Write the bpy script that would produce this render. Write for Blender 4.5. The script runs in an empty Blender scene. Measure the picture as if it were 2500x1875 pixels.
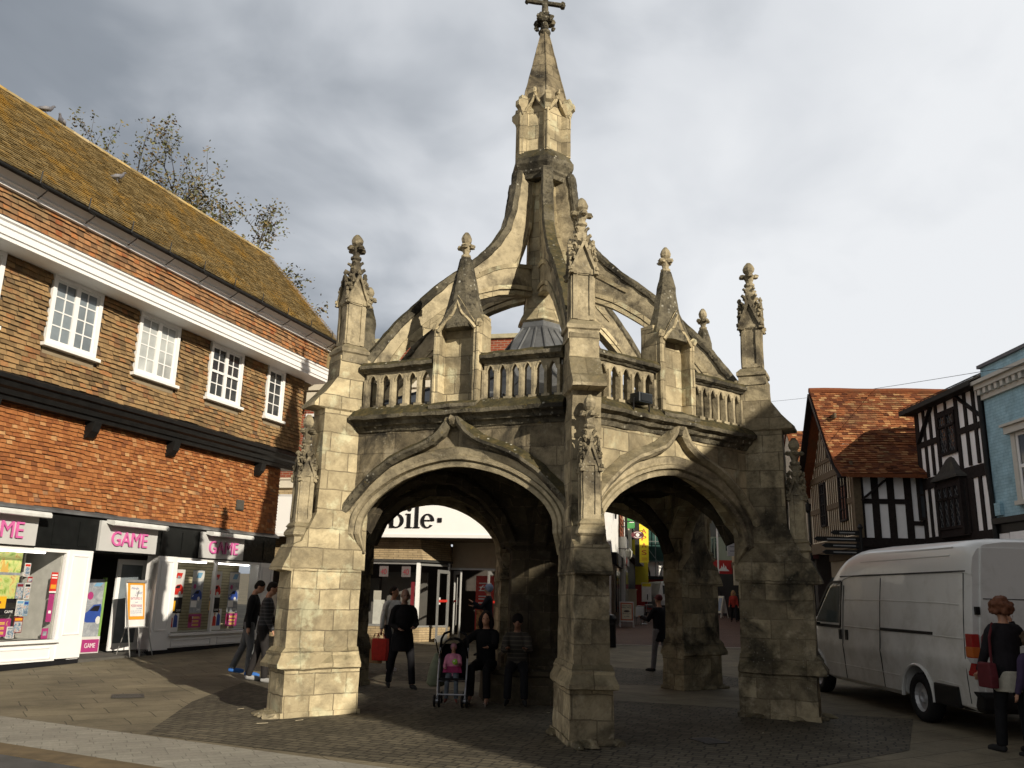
import bpy, bmesh, math, random
from mathutils import Vector, Matrix, noise
R_ = math.radians
rnd = random.Random(7)
SC = bpy.context.scene
COL = SC.collection
V = Vector

# ------------------------------------------------------------------ helpers
class MB:
    """collects faces; build() links them as ONE mesh object"""
    def __init__(s): s.v=[]; s.f=[]; s.c=[]
    def face(s, pts, val=None):
        i=len(s.v); s.v += [tuple(p) for p in pts]; s.f.append(tuple(range(i,i+len(pts)))); s.c.append(rnd.random() if val is None else val)
    def grid(s, rings, closed=True, cap=True, val=None):
        n=len(rings[0]); b=len(s.v)
        for r in rings: s.v += [tuple(p) for p in r]
        m=n if closed else n-1
        vv = rnd.random() if val is None else val
        for i in range(len(rings)-1):
            for j in range(m):
                a=b+i*n+j; c=b+i*n+(j+1)%n
                s.f.append((a,c,c+n,a+n)); s.c.append(vv)
        if cap and closed:
            s.f.append(tuple(b+j for j in reversed(range(n)))); s.c.append(vv)
            s.f.append(tuple(b+(len(rings)-1)*n+j for j in range(n))); s.c.append(vv)
    def prism(s, poly, O, U, W, N, d0, d1, val=None):
        O,U,W,N=V(O),V(U),V(W),V(N)
        s.grid([[O+U*a+W*b+N*d for a,b in poly] for d in (d0,d1)], val=val)
    def box(s, x0,x1,y0,y1,z0,z1, val=None):
        s.grid([[(x0,y0,z),(x1,y0,z),(x1,y1,z),(x0,y1,z)] for z in (z0,z1)], val=val)
    def obox(s, c, ax, ay, az, val=None):
        c,ax,ay,az=V(c),V(ax),V(ay),V(az)
        s.grid([[c-ax-ay+az*k,c+ax-ay+az*k,c+ax+ay+az*k,c-ax+ay+az*k] for k in (-1,1)], val=val)
    def bar(s, a, b, w, h=None, up=(0,0,1), val=None):
        a,b=V(a),V(b); h=h or w; d=(b-a)
        if d.length<1e-6: return
        d.normalize(); u=V(up)
        if abs(d.dot(u))>.98: u=V((1,0,0))
        x=d.cross(u).normalized(); y=x.cross(d)
        s.grid([[p-x*w/2-y*h/2,p+x*w/2-y*h/2,p+x*w/2+y*h/2,p-x*w/2+y*h/2] for p in (a,b)], val=val)
    def tube(s, pts, rad, n=8, val=None, cap=True):
        pts=[V(p) for p in pts]
        if not isinstance(rad,(list,tuple)): rad=[rad]*len(pts)
        rings=[]; px=None
        for i,p in enumerate(pts):
            d=(pts[min(i+1,len(pts)-1)]-pts[max(i-1,0)])
            if d.length<1e-7: d=V((0,0,1))
            d.normalize()
            if px is None:
                u=V((0,0,1)) if abs(d.z)<.9 else V((1,0,0)); x=d.cross(u).normalized()
            else:
                x=(px-d*px.dot(d)); x=x.normalized() if x.length>1e-6 else d.orthogonal().normalized()
            px=x; y=d.cross(x)
            r=rad[i]; rx,ry=(r if isinstance(r,(list,tuple)) else (r,r))
            rings.append([p+x*rx*math.cos(2*math.pi*k/n)+y*ry*math.sin(2*math.pi*k/n) for k in range(n)])
        s.grid(rings, val=val, cap=cap)
    def lathe(s, prof, c=(0,0,0), n=12, axis='z', rot=0, val=None, cap=True):
        c=V(c); rings=[]
        for r,z in prof:
            ring=[]
            for k in range(n):
                a=rot+2*math.pi*k/n
                q=(r*math.cos(a), r*math.sin(a), z)
                if axis=='x': q=(q[2],q[0],q[1])
                elif axis=='y': q=(q[1],q[2],q[0])
                ring.append(c+V(q))
            rings.append(ring)
        s.grid(rings, val=val, cap=cap)
    def lump(s, c, r, jit=.25, n=6, m=4, val=None):
        c=V(c); r=V(r) if hasattr(r,'__len__') else V((r,r,r)); rings=[]
        for i in range(m+1):
            t=math.pi*(i+.15)/(m+.3); ring=[]
            for k in range(n):
                a=2*math.pi*k/n+i*.3; j=1+rnd.uniform(-jit,jit)
                ring.append(c+V((r.x*math.sin(t)*math.cos(a)*j, r.y*math.sin(t)*math.sin(a)*j, -r.z*math.cos(t))))
            rings.append(ring)
        s.grid(rings, val=val)
    def ell(s, c, r, n=14, m=9, M=None):
        c=V(c); rings=[]
        for i in range(m+1):
            t=math.pi*(i+.2)/(m+.4)
            ring=[V((r[0]*math.sin(t)*math.cos(2*math.pi*k/n), r[1]*math.sin(t)*math.sin(2*math.pi*k/n), -r[2]*math.cos(t))) for k in range(n)]
            if M: ring=[M@p for p in ring]
            rings.append([c+p for p in ring])
        s.grid(rings)
    def loftpath(s, path, prof, N, val=None, sc=None):
        """sweep closed profile [(a,b)] along path of points lying in a plane with normal N: a along in-plane outward normal, b along N"""
        N=V(N); path=[V(p) for p in path]; rings=[]
        for i,p in enumerate(path):
            d=(path[min(i+1,len(path)-1)]-path[max(i-1,0)]).normalized(); x=N.cross(d)
            k=sc(i,len(path)) if sc else 1
            rings.append([p+x*a+N*(b if k==1 else min(b,.0)+k*.12) for a,b in prof])
        s.grid(rings, val=val)
    def build(s, name, mat, parent=None, loc=None, rot=None, smooth=False, bevel=0, erode=None, remesh=None, bseg=2):
        me=bpy.data.meshes.new(name); me.from_pydata(s.v,[],s.f); me.update()
        if erode or bevel or True:
            bm=bmesh.new(); bm.from_mesh(me)
            cl=bm.faces.layers.float.new('cv')
            bm.faces.ensure_lookup_table()
            for i,f in enumerate(bm.faces): f[cl]=s.c[i]
            bmesh.ops.remove_doubles(bm, verts=bm.verts[:], dist=1e-5)
            bmesh.ops.recalc_face_normals(bm, faces=bm.faces[:])
            if bevel:
                ed=[e for e in bm.edges if len(e.link_faces)==2 and e.calc_face_angle(0)>.5]
                bmesh.ops.bevel(bm, geom=ed, offset=bevel, segments=bseg, profile=.6, affect='EDGES', clamp_overlap=True)
            if erode:
                ml,amp=erode[:2]
                for it in range(5):
                    ed=[e for e in bm.edges if e.calc_length()>ml]
                    if not ed: break
                    bmesh.ops.subdivide_edges(bm, edges=ed, cuts=1, use_grid_fill=True)
                sd=erode[2] if len(erode)>2 else 0
                for vt in bm.verts:
                    p=vt.co+V((sd*7.3,sd*3.1,0))
                    d=noise.noise_vector(p*5.0)*amp+noise.noise_vector(p*19.0)*amp*.5
                    vt.co+=d
            uv=bm.loops.layers.uv.new('UVMap')
            for f in bm.faces:
                n=f.normal
                if abs(n.z)>.75:
                    for l in f.loops: l[uv].uv=(l.vert.co.x,l.vert.co.y)
                else:
                    t=V((-n.y,n.x,0)).normalized()
                    for l in f.loops: l[uv].uv=(l.vert.co.dot(t),l.vert.co.z)
            vals=[f[cl] for f in bm.faces]
            bm.faces.layers.float.remove(cl)
            bm.to_mesh(me); bm.free()
            at=me.attributes.new('Col','FLOAT','FACE')
            at.data.foreach_set('value', vals)
        me.materials.append(mat)
        if smooth:
            for p in me.polygons: p.use_smooth=True
        o=bpy.data.objects.new(name, me); COL.objects.link(o)
        if remesh:
            md=o.modifiers.new('r','REMESH'); md.mode='VOXEL'; md.voxel_size=remesh; md.use_smooth_shade=True
            sm=o.modifiers.new('s','SMOOTH'); sm.iterations=3; sm.factor=.5
            dg=bpy.context.evaluated_depsgraph_get(); nm=bpy.data.meshes.new_from_object(o.evaluated_get(dg))
            o.modifiers.clear(); o.data=nm; bpy.data.meshes.remove(me); nm.name=name
            if not nm.materials: nm.materials.append(mat)
            for p in nm.polygons: p.use_smooth=True
        if parent: o.parent=parent
        if loc is not None: o.location=loc
        if rot is not None: o.rotation_euler=(0,0,rot)
        return o

def tag(o, label=None, cat=None, group=None, kind=None):
    if label: o['label']=label
    if cat: o['category']=cat
    if group: o['group']=group
    if kind: o['kind']=kind
    return o
def thing(name, label, cat, loc=(0,0,0), rz=0, group=None):
    o=bpy.data.objects.new(name,None); COL.objects.link(o); o.location=loc; o.rotation_euler=(0,0,rz); o.empty_display_size=.3
    return tag(o,label,cat,group)
def dup(root, loc, rz, label=None):
    r=root.copy(); COL.objects.link(r); r.location=loc; r.rotation_euler=(0,0,rz)
    if label: r['label']=label
    def rec(a,b):
        for ch in list(a.children):
            c=ch.copy(); COL.objects.link(c); c.parent=b; rec(ch,c)
    rec(root,r); return r
def dupchild(o, rot=None, loc=None):
    c=o.copy(); COL.objects.link(c); c.parent=o.parent
    if rot is not None: c.rotation_euler=(0,0,rot)
    if loc is not None: c.location=loc
    for ch in o.children:
        d=ch.copy(); COL.objects.link(d); d.parent=c
    return c
def text(s, O, U, W, w, h, mat, name, parent, depth=.01, kind='mesh'):
    """lettering fitted to a w x h box with lower-left corner O, U right, W up"""
    cu=bpy.data.curves.new('t','FONT'); cu.body=s; cu.size=1; cu.extrude=.5
    t=bpy.data.objects.new('t',cu); COL.objects.link(t)
    dg=bpy.context.evaluated_depsgraph_get(); me=bpy.data.meshes.new_from_object(t.evaluated_get(dg))
    bpy.data.objects.remove(t)
    xs=[v.co.x for v in me.vertices]; ys=[v.co.y for v in me.vertices]
    x0,x1,y0,y1=min(xs),max(xs),min(ys),max(ys)
    O,U,W=V(O),V(U).normalized(),V(W).normalized(); N=U.cross(W)
    for v in me.vertices:
        c=v.co.copy(); v.co=O+U*((c.x-x0)/(x1-x0)*w)+W*((c.y-y0)/(y1-y0)*h)+N*((c.z+.5)*depth)
    me.materials.clear(); me.materials.append(mat)
    o=bpy.data.objects.new(name,me); COL.objects.link(o)
    if parent: o.parent=parent
    return o

# ------------------------------------------------------------------ materials
def newmat(name):
    m=bpy.data.materials.new(name); m.use_nodes=True; nt=m.node_tree
    b=nt.nodes['Principled BSDF']; return m,nt,b
def N(nt,t,**k):
    n=nt.nodes.new(t)
    for a,b in k.items():
        if a.startswith('i_'):
            key=a[2:]; key=int(key) if key.isdigit() else key
            n.inputs[key].default_value=b
        else: setattr(n,a,b)
    return n
def ramp(nt, fac, stops):
    r=nt.nodes.new('ShaderNodeValToRGB'); e=r.color_ramp.elements
    while len(e)<len(stops): e.new(.5)
    for x,(p,c) in zip(e,stops): x.position=p; x.color=(*c,1) if len(c)==3 else c
    nt.links.new(fac,r.inputs[0]); return r.outputs[0]
def mix(nt, f, a, b, mode='MIX'):
    n=nt.nodes.new('ShaderNodeMix'); n.data_type='RGBA'; n.blend_type=mode
    for s,val in ((0,f),(6,a),(7,b)):
        if hasattr(val,'links'): nt.links.new(val,n.inputs[s])
        elif isinstance(val,(int,float)): n.inputs[s].default_value=val
        else: n.inputs[s].default_value=(*val,1)
    return n.outputs[2]
def math_(nt,op,a,b=None,c=None):
    n=nt.nodes.new('ShaderNodeMath'); n.operation=op
    for i,x in enumerate((a,b,c)):
        if x is None: continue
        if hasattr(x,'links'): nt.links.new(x,n.inputs[i])
        else: n.inputs[i].default_value=x
    return n.outputs[0]
def objco(nt, rand=True):
    tc=N(nt,'ShaderNodeTexCoord'); oi=N(nt,'ShaderNodeObjectInfo')
    va=N(nt,'ShaderNodeVectorMath',operation='MULTIPLY_ADD')
    cb=N(nt,'ShaderNodeCombineXYZ')
    for i in range(3): nt.links.new(oi.outputs['Random'],cb.inputs[i])
    nt.links.new(cb.outputs[0],va.inputs[0]); va.inputs[1].default_value=(37,19,53) if rand else (0,0,0)
    nt.links.new(tc.outputs['Object'],va.inputs[2]); return va.outputs[0], tc, oi
def noi(nt, co, scale, detail=5, rough=.55, dist=0):
    n=N(nt,'ShaderNodeTexNoise'); n.inputs['Scale'].default_value=scale; n.inputs['Detail'].default_value=detail
    n.inputs['Roughness'].default_value=rough; n.inputs['Distortion'].default_value=dist
    nt.links.new(co,n.inputs['Vector']); return n.outputs['Fac']
def bump(nt,b,h,strength=.4,dist=.01):
    n=N(nt,'ShaderNodeBump'); n.inputs['Strength'].default_value=strength; n.inputs['Distance'].default_value=dist
    nt.links.new(h,n.inputs['Height']); nt.links.new(n.outputs[0],b.inputs['Normal'])
def plain(name, col, rough=.6, var=.12, scale=6, metal=0, bmp=.15, spec=.4, dirt=None, coat=0):
    m,nt,b=newmat(name); co,tc,oi=objco(nt)
    if max(col)<.03: spec=min(spec,.15)
    f=noi(nt,co,scale,6,.6)
    lo=tuple(c*(1-var) for c in col); hi=tuple(min(1,c*(1+var)) for c in col)
    c=ramp(nt,f,[(.3,lo),(.7,hi)])
    if dirt:
        g=noi(nt,co,scale*.35,8,.7); c=mix(nt,ramp(nt,g,[(.5,(0,0,0)),(.75,(dirt[3],)*3)]),c,dirt[:3])
    nt.links.new(c,b.inputs['Base Color']); b.inputs['Roughness'].default_value=rough; b.inputs['Metallic'].default_value=metal
    b.inputs['Specular IOR Level'].default_value=spec; b.inputs['Coat Weight'].default_value=coat
    if bmp: bump(nt,b,noi(nt,co,scale*8,4,.6),bmp,.005)
    return m
def stone(name, c1, c2, dark, blocks=(.46,.27), stain=.5, moss=.0, lichen=.3, bmp=.7, seed=0, mort=(.16,.13,.09), ashlar=True, lsc=22, crust=.30):
    m,nt,b=newmat(name); co,tc,oi=objco(nt)
    uv=N(nt,'ShaderNodeUVMap'); va=N(nt,'ShaderNodeVectorMath',operation='MULTIPLY_ADD')
    wob=noi(nt,co,3.5,3,.5)
    cb=N(nt,'ShaderNodeCombineXYZ'); 
    nt.links.new(math_(nt,'MULTIPLY',oi.outputs['Random'],3.7),cb.inputs[0]); nt.links.new(math_(nt,'MULTIPLY',math_(nt,'SUBTRACT',wob,.5),.05),cb.inputs[1])
    va.operation='ADD'; nt.links.new(uv.outputs[0],va.inputs[0]); nt.links.new(cb.outputs[0],va.inputs[1])
    big=noi(nt,co,1.3,8,.65,.4); mid=noi(nt,co,6,8,.7); fine=noi(nt,co,45,5,.6)
    base=ramp(nt,mid,[(.28,c2),(.55,c1),(.8,tuple(min(1,x*1.12) for x in c1))])
    h=math_(nt,'MULTIPLY',fine,.35)
    if ashlar:
        br=N(nt,'ShaderNodeTexBrick'); br.offset=.5; br.squash=.75; br.squash_frequency=3
        br.inputs['Scale'].default_value=1; br.inputs['Brick Width'].default_value=blocks[0]; br.inputs['Row Height'].default_value=blocks[1]
        br.inputs['Mortar Size'].default_value=.008; br.inputs['Mortar Smooth'].default_value=.35; br.inputs['Bias'].default_value=.1
        br.inputs['Color1'].default_value=(1.28,1.25,1.18,1); br.inputs['Color2'].default_value=(.62,.60,.57,1); br.inputs['Mortar'].default_value=(.7,.68,.62,1)
        nt.links.new(va.outputs[0],br.inputs['Vector'])
        base=mix(nt,1.0,base,br.outputs['Color'],'MULTIPLY')
        mm=math_(nt,'MULTIPLY',br.outputs['Fac'],ramp_f(nt,mid,.35,.6))
        base=mix(nt,math_(nt,'MULTIPLY',mm,.8),base,mort)
        h=math_(nt,'SUBTRACT',h,math_(nt,'MULTIPLY',br.outputs['Fac'],.8))
    st=math_(nt,'MULTIPLY',ramp_f(nt,big,.44,.64),stain)
    st=math_(nt,'MULTIPLY',st,math_(nt,'ADD',math_(nt,'MULTIPLY',mid,1.2),.35))
    pale=math_(nt,'MULTIPLY',ramp_f(nt,noi(nt,co,3.1,6,.65),.54,.66),.55)
    base=mix(nt,pale,base,tuple(min(.66,x*1.35+.03) for x in c1))
    base=mix(nt,st,base,dark)
    cr=math_(nt,'MULTIPLY',ramp_f(nt,noi(nt,co,17,8,.75),.49,.60),ramp_f(nt,noi(nt,co,2.1,5,.6),.43,.60))
    base=mix(nt,math_(nt,'MULTIPLY',cr,min(1,stain)*crust),base,tuple(x*.8 for x in dark))
    if moss:
        ge=N(nt,'ShaderNodeNewGeometry'); sx=N(nt,'ShaderNodeSeparateXYZ'); nt.links.new(ge.outputs['Normal'],sx.inputs[0])
        up=ramp_f(nt,math_(nt,'ADD',sx.outputs[2],math_(nt,'MULTIPLY',math_(nt,'SUBTRACT',mid,.5),1.2)),.15,.7)
        mc=ramp(nt,noi(nt,co,9,6,.7),[(.3,(.022,.02,.012)),(.5,(.055,.048,.02)),(.62,(.10,.075,.03)),(.75,(.15,.14,.09))])
        base=mix(nt,math_(nt,'MULTIPLY',up,moss),base,mc)
    if lichen:
        vo=N(nt,'ShaderNodeTexVoronoi'); vo.inputs['Scale'].default_value=lsc; nt.links.new(co,vo.inputs['Vector'])
        lf=math_(nt,'MULTIPLY',ramp_f(nt,vo.outputs['Distance'],.30,.12),ramp_f(nt,noi(nt,co,2.6,4,.6),.5,.68))
        base=mix(nt,math_(nt,'MULTIPLY',lf,lichen),base,(.52,.5,.42))
        yf=math_(nt,'MULTIPLY',ramp_f(nt,noi(nt,co,4.1,6,.7),.63,.72),lichen*.5)
        base=mix(nt,yf,base,(.30,.22,.05))
    nt.links.new(base,b.inputs['Base Color']); b.inputs['Roughness'].default_value=.92; b.inputs['Specular IOR Level'].default_value=.2
    h=math_(nt,'ADD',h,math_(nt,'MULTIPLY',mid,.9))
    bump(nt,b,h,bmp,.03)
    return m
def ramp_f(nt,f,a,b):
    n=N(nt,'ShaderNodeMapRange'); n.interpolation_type='SMOOTHSTEP'
    if hasattr(f,'links'): nt.links.new(f,n.inputs[0])
    else: n.inputs[0].default_value=f
    if a<b: n.inputs[1].default_value=a; n.inputs[2].default_value=b; n.inputs[3].default_value=0; n.inputs[4].default_value=1
    else: n.inputs[1].default_value=b; n.inputs[2].default_value=a; n.inputs[3].default_value=1; n.inputs[4].default_value=0
    return n.outputs[0]
def tilemat(name, stops, patch=None, patch2=None, rough=.85):
    """each tile has its own random value in attribute Col"""
    m,nt,b=newmat(name); co,tc,oi=objco(nt,False)
    at=N(nt,'ShaderNodeAttribute',attribute_name='Col'); f=at.outputs['Fac']
    c=ramp(nt,f,stops); g=noi(nt,co,14,6,.65)
    c=mix(nt,1,c,ramp(nt,g,[(.25,(.7,.7,.7)),(.75,(1.2,1.2,1.2))]),'MULTIPLY')
    if patch: # (scale,lo,hi,color,amount)
        for sc,lo,hi,pc,am in patch:
            q=noi(nt,co,sc,7,.7,.5); q=math_(nt,'ADD',q,math_(nt,'MULTIPLY',math_(nt,'SUBTRACT',f,.5),.10))
            c=mix(nt,math_(nt,'MULTIPLY',ramp_f(nt,q,lo,hi),am),c,pc)
    nt.links.new(c,b.inputs['Base Color']); b.inputs['Roughness'].default_value=rough; b.inputs['Specular IOR Level'].default_value=.25
    bump(nt,b,g,.4,.01); return m
def brickmat(name, c1, c2, mort, w=.225, h=.075, ms=.01, bmp=.5, off=.5):
    m,nt,b=newmat(name); co,tc,oi=objco(nt,False); uv=N(nt,'ShaderNodeUVMap')
    br=N(nt,'ShaderNodeTexBrick'); br.offset=off; br.inputs['Scale'].default_value=1
    br.inputs['Brick Width'].default_value=w; br.inputs['Row Height'].default_value=h; br.inputs['Mortar Size'].default_value=ms; br.inputs['Mortar Smooth'].default_value=.2
    br.inputs['Color1'].default_value=(*c1,1); br.inputs['Color2'].default_value=(*c2,1); br.inputs['Mortar'].default_value=(*mort,1)
    nt.links.new(uv.outputs[0],br.inputs['Vector'])
    g=noi(nt,co,3,7,.7); c=mix(nt,1,br.outputs['Color'],ramp(nt,g,[(.25,(.65,.65,.65)),(.75,(1.25,1.22,1.2))]),'MULTIPLY')
    nt.links.new(c,b.inputs['Base Color']); b.inputs['Roughness'].default_value=.9; b.inputs['Specular IOR Level'].default_value=.2
    hh=math_(nt,'SUBTRACT',math_(nt,'MULTIPLY',noi(nt,co,60,3,.6),.4),br.outputs['Fac']); bump(nt,b,hh,bmp,.01); return m
def paving(name, c1, c2, mort, w, h, rot=0, ms=.012, off=.5, stains=.4, rough=.8, bmp=.5):
    m,nt,b=newmat(name); tc=N(nt,'ShaderNodeTexCoord'); mp=N(nt,'ShaderNodeMapping'); mp.inputs['Rotation'].default_value=(0,0,rot)
    nt.links.new(tc.outputs['Object'],mp.inputs[0]); co=mp.outputs[0]
    wv=N(nt,'ShaderNodeTexNoise'); wv.inputs['Scale'].default_value=2.6; wv.inputs['Detail'].default_value=3; nt.links.new(co,wv.inputs['Vector'])
    va=N(nt,'ShaderNodeVectorMath',operation='MULTIPLY_ADD'); nt.links.new(wv.outputs['Color'],va.inputs[0]); va.inputs[1].default_value=(.045,.045,0); nt.links.new(co,va.inputs[2])
    br=N(nt,'ShaderNodeTexBrick'); br.offset=off; br.inputs['Scale'].default_value=1; br.squash=.7; br.squash_frequency=3
    br.inputs['Brick Width'].default_value=w; br.inputs['Row Height'].default_value=h; br.inputs['Mortar Size'].default_value=ms; br.inputs['Mortar Smooth'].default_value=.3
    br.inputs['Color1'].default_value=(*c1,1); br.inputs['Color2'].default_value=(*c2,1); br.inputs['Mortar'].default_value=(*mort,1)
    nt.links.new(va.outputs[0],br.inputs['Vector'])
    g=noi(nt,co,.9,8,.7,.3); fine=noi(nt,co,30,6,.7)
    c=mix(nt,1,br.outputs['Color'],ramp(nt,g,[(.25,(1-stains,)*3),(.75,(1+stains*.6,)*3)]),'MULTIPLY')
    c=mix(nt,1,c,ramp(nt,fine,[(.2,(.75,.75,.74)),(.8,(1.2,1.2,1.2))]),'MULTIPLY')
    nt.links.new(c,b.inputs['Base Color']); b.inputs['Specular IOR Level'].default_value=.25
    nt.links.new(ramp_f(nt,g,.9,.1) if False else math_(nt,'ADD',math_(nt,'MULTIPLY',g,-.15),rough+.08),b.inputs['Roughness'])
    bump(nt,b,math_(nt,'SUBTRACT',math_(nt,'MULTIPLY',fine,.3),br.outputs['Fac']),bmp,.012); return m
def glassmat(name, col=(.015,.018,.02), rough=.05, spec=.8):
    m,nt,b=newmat(name); b.inputs['Base Color'].default_value=(*col,1); b.inputs['Roughness'].default_value=rough; b.inputs['Specular IOR Level'].default_value=spec
    tc=N(nt,'ShaderNodeTexCoord'); bump(nt,b,noi(nt,tc.outputs['Object'],1.3,2,.5),.06,.05); return m

LIME=dict(c1=(.54,.47,.315), c2=(.31,.26,.17), dark=(.045,.040,.030))
M={}
M['stone']=stone('limestone',**LIME,stain=.5,lichen=.2,moss=.6,crust=.12)
M['carve']=stone('carved_limestone',c1=(.41,.35,.23),c2=(.20,.17,.115),dark=(.05,.043,.033),stain=.9,lichen=.35,moss=.5,ashlar=False)
M['moss']=stone('mossy_stone',c1=(.17,.15,.105),c2=(.045,.04,.03),dark=(.022,.02,.016),stain=1,moss=.9,lichen=.85,lsc=13,crust=.8,ashlar=False,bmp=1)
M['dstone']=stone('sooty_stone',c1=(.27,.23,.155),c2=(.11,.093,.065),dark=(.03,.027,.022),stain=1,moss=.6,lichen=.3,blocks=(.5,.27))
M['shade_grime']=stone('shaded_grimy_limestone',c1=(.38,.33,.225),c2=(.17,.145,.10),dark=(.03,.027,.02),stain=.95,lichen=.25,moss=.5)  # grime plus shade: base colour darkened on every pier but the sunlit one
M['inner']=stone('shaded_vault_stone',c1=(.07,.06,.04),c2=(.035,.03,.022),dark=(.03,.025,.02),stain=.8,lichen=0)  # stone colour taken down so the gloom under the vault is painted in
M['lead']=plain('lead_sheet',(.13,.135,.14),.45,.3,3,metal=.35,bmp=.2,dirt=(.36,.37,.37,.6))
M['white']=plain('white_paint',(.80,.80,.79),.45,.03,4,bmp=.03)
M['black']=plain('black_paint',(.012,.012,.012),.4,.3,6,bmp=.1)
M['iron']=plain('black_iron',(.02,.02,.02),.5,.3,8,bmp=.1)
M['glass']=glassmat('window_glass')
SKYSEED=6.85; EXPO=0.3; LOBE=.34; TLEN=19.7; THGT=10.35
# ------------------------------------------------------------------ the market cross
PHI=6.796
cross=thing('market_cross','weathered hexagonal stone market cross with flying ribs, pinnacles and a tall spire','market cross',(.467,14.34,0))
PANG=[-90,-150,150,90,30,-30]; SANG=[-120,180,120,60,0,-60]
ER=(.16,.013)
def rect(x0,x1,hw,z): return [(x0,-hw,z),(x1,-hw,z),(x1,hw,z),(x0,hw,z)]
def arch_z(s,half=1.45,z0=2.5,rise=.79):
    x=min(1,abs(s)/half); return z0+rise*(1-x**1.75)**.60
def crockets(mb,pts,r,jit=.35):
    for p in pts: mb.lump(p,(r,r,r*.9),jit,6,4)
def finial(mb,c,z0,z1,s=1.0):
    """ring, leaf crown and bud"""
    x,y=c; h=z1-z0
    mb.lathe([(.055*s,z0-.03),(.085*s,z0),(.085*s,z0+.03),(.05*s,z0+.045)],(x,y,0),10)
    mb.lathe([(.05*s,z0+.03),(.06*s,z0+h*.2),(.10*s,z0+h*.40),(.06*s,z0+h*.5)],(x,y,0),8)
    for k in range(4):
        a=math.pi/4*(2*k)+.2
        mb.lump((x+.105*s*math.cos(a),y+.105*s*math.sin(a),z0+h*.40),(.06*s,.06*s,.045*s),.3)
    mb.lathe([(.04*s,z0+h*.48),(.085*s,z0+h*.62),(.095*s,z0+h*.74),(.07*s,z0+h*.88),(.03*s,z1)],(x,y,0),8)
def crocketed(mb,x,y,z0,hw,z1,ztop,s=1.0):
    """gabled shaft head: four gablets, crocketed spirelet, finial"""
    zg=z0+(z1-z0)*.60; g=hw*1.25
    for k in range(4):
        a=math.pi/2*k; N_=V((math.cos(a),math.sin(a),0)); U_=V((-math.sin(a),math.cos(a),0)); B=V((x,y,z0))
        for sg in (-1,1):   # raking mouldings of the gablet
            mb.bar(B+N_*hw*1.12+U_*sg*g*1.05+V((0,0,-.02)),B+N_*hw*1.12+V((0,0,zg-z0)),.035*s,.05*s,up=N_)
            for q in (.05,.40,.72): mb.lump(B+N_*hw*1.2+U_*sg*(g*(1-q)+.018)+V((0,0,(zg-z0)*q+.035)),(.026*s,.026*s,.034*s),.4)
        mb.prism([(-g,-.02),(g,-.02),(0,zg-z0)],B+N_*hw*.6,U_,(0,0,1),N_,0,hw*.42)
        mb.lump(B+N_*hw*1.12+V((0,0,zg-z0+.05)),(.034*s,.034*s,.055*s),.4)
    mb.grid([rect4(x,y,hw*1.0,z0),rect4(x,y,hw*.80,z0+(zg-z0)*.5),rect4(x,y,hw*.52,zg),rect4(x,y,.045*s,z1)])
    for i,q in enumerate((.36,.56,.74,.90)):
        zz=z0+(z1-z0)*q; rr=hw*1.32*(1-q)+.04*s; cs=(.046,.042,.038,.032)[i]*s
        for k in range(4):
            a=math.pi/4+math.pi/2*k; c,sn=math.cos(a),math.sin(a)
            mb.tube([(x+rr*c,y+rr*sn,zz-.05),(x+(rr+.03*s)*c,y+(rr+.03*s)*sn,zz+.0),(x+(rr+.065*s)*c,y+(rr+.065*s)*sn,zz+.015)],[cs*.5,cs*.8,cs*.7],5)
    finial(mb,(x,y),z1,ztop,s)
def rect4(x,y,h,z): return [(x-h,y-h,z),(x+h,y-h,z),(x+h,y+h,z),(x-h,y+h,z)]
def sunk(mb,x,y,hw,z0,z1,w=.028,d=.022):
    """raised stiles and rails that leave a sunk panel on each face of a square shaft"""
    for k in range(4):
        a=math.pi/2*k; N_=V((math.cos(a),math.sin(a),0)); U_=V((-math.sin(a),math.cos(a),0)); B=V((x,y,0))+N_*hw
        for sg in (-1,1): mb.obox(B+U_*sg*(hw-w)+V((0,0,(z0+z1)/2))+N_*d/2, U_*w, N_*d/2, V((0,0,(z1-z0)/2)))
        for z in (z0+.02,z1-.03): mb.obox(B+V((0,0,z))+N_*d/2,U_*(hw-2*w),N_*d/2,V((0,0,.03)))

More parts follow.
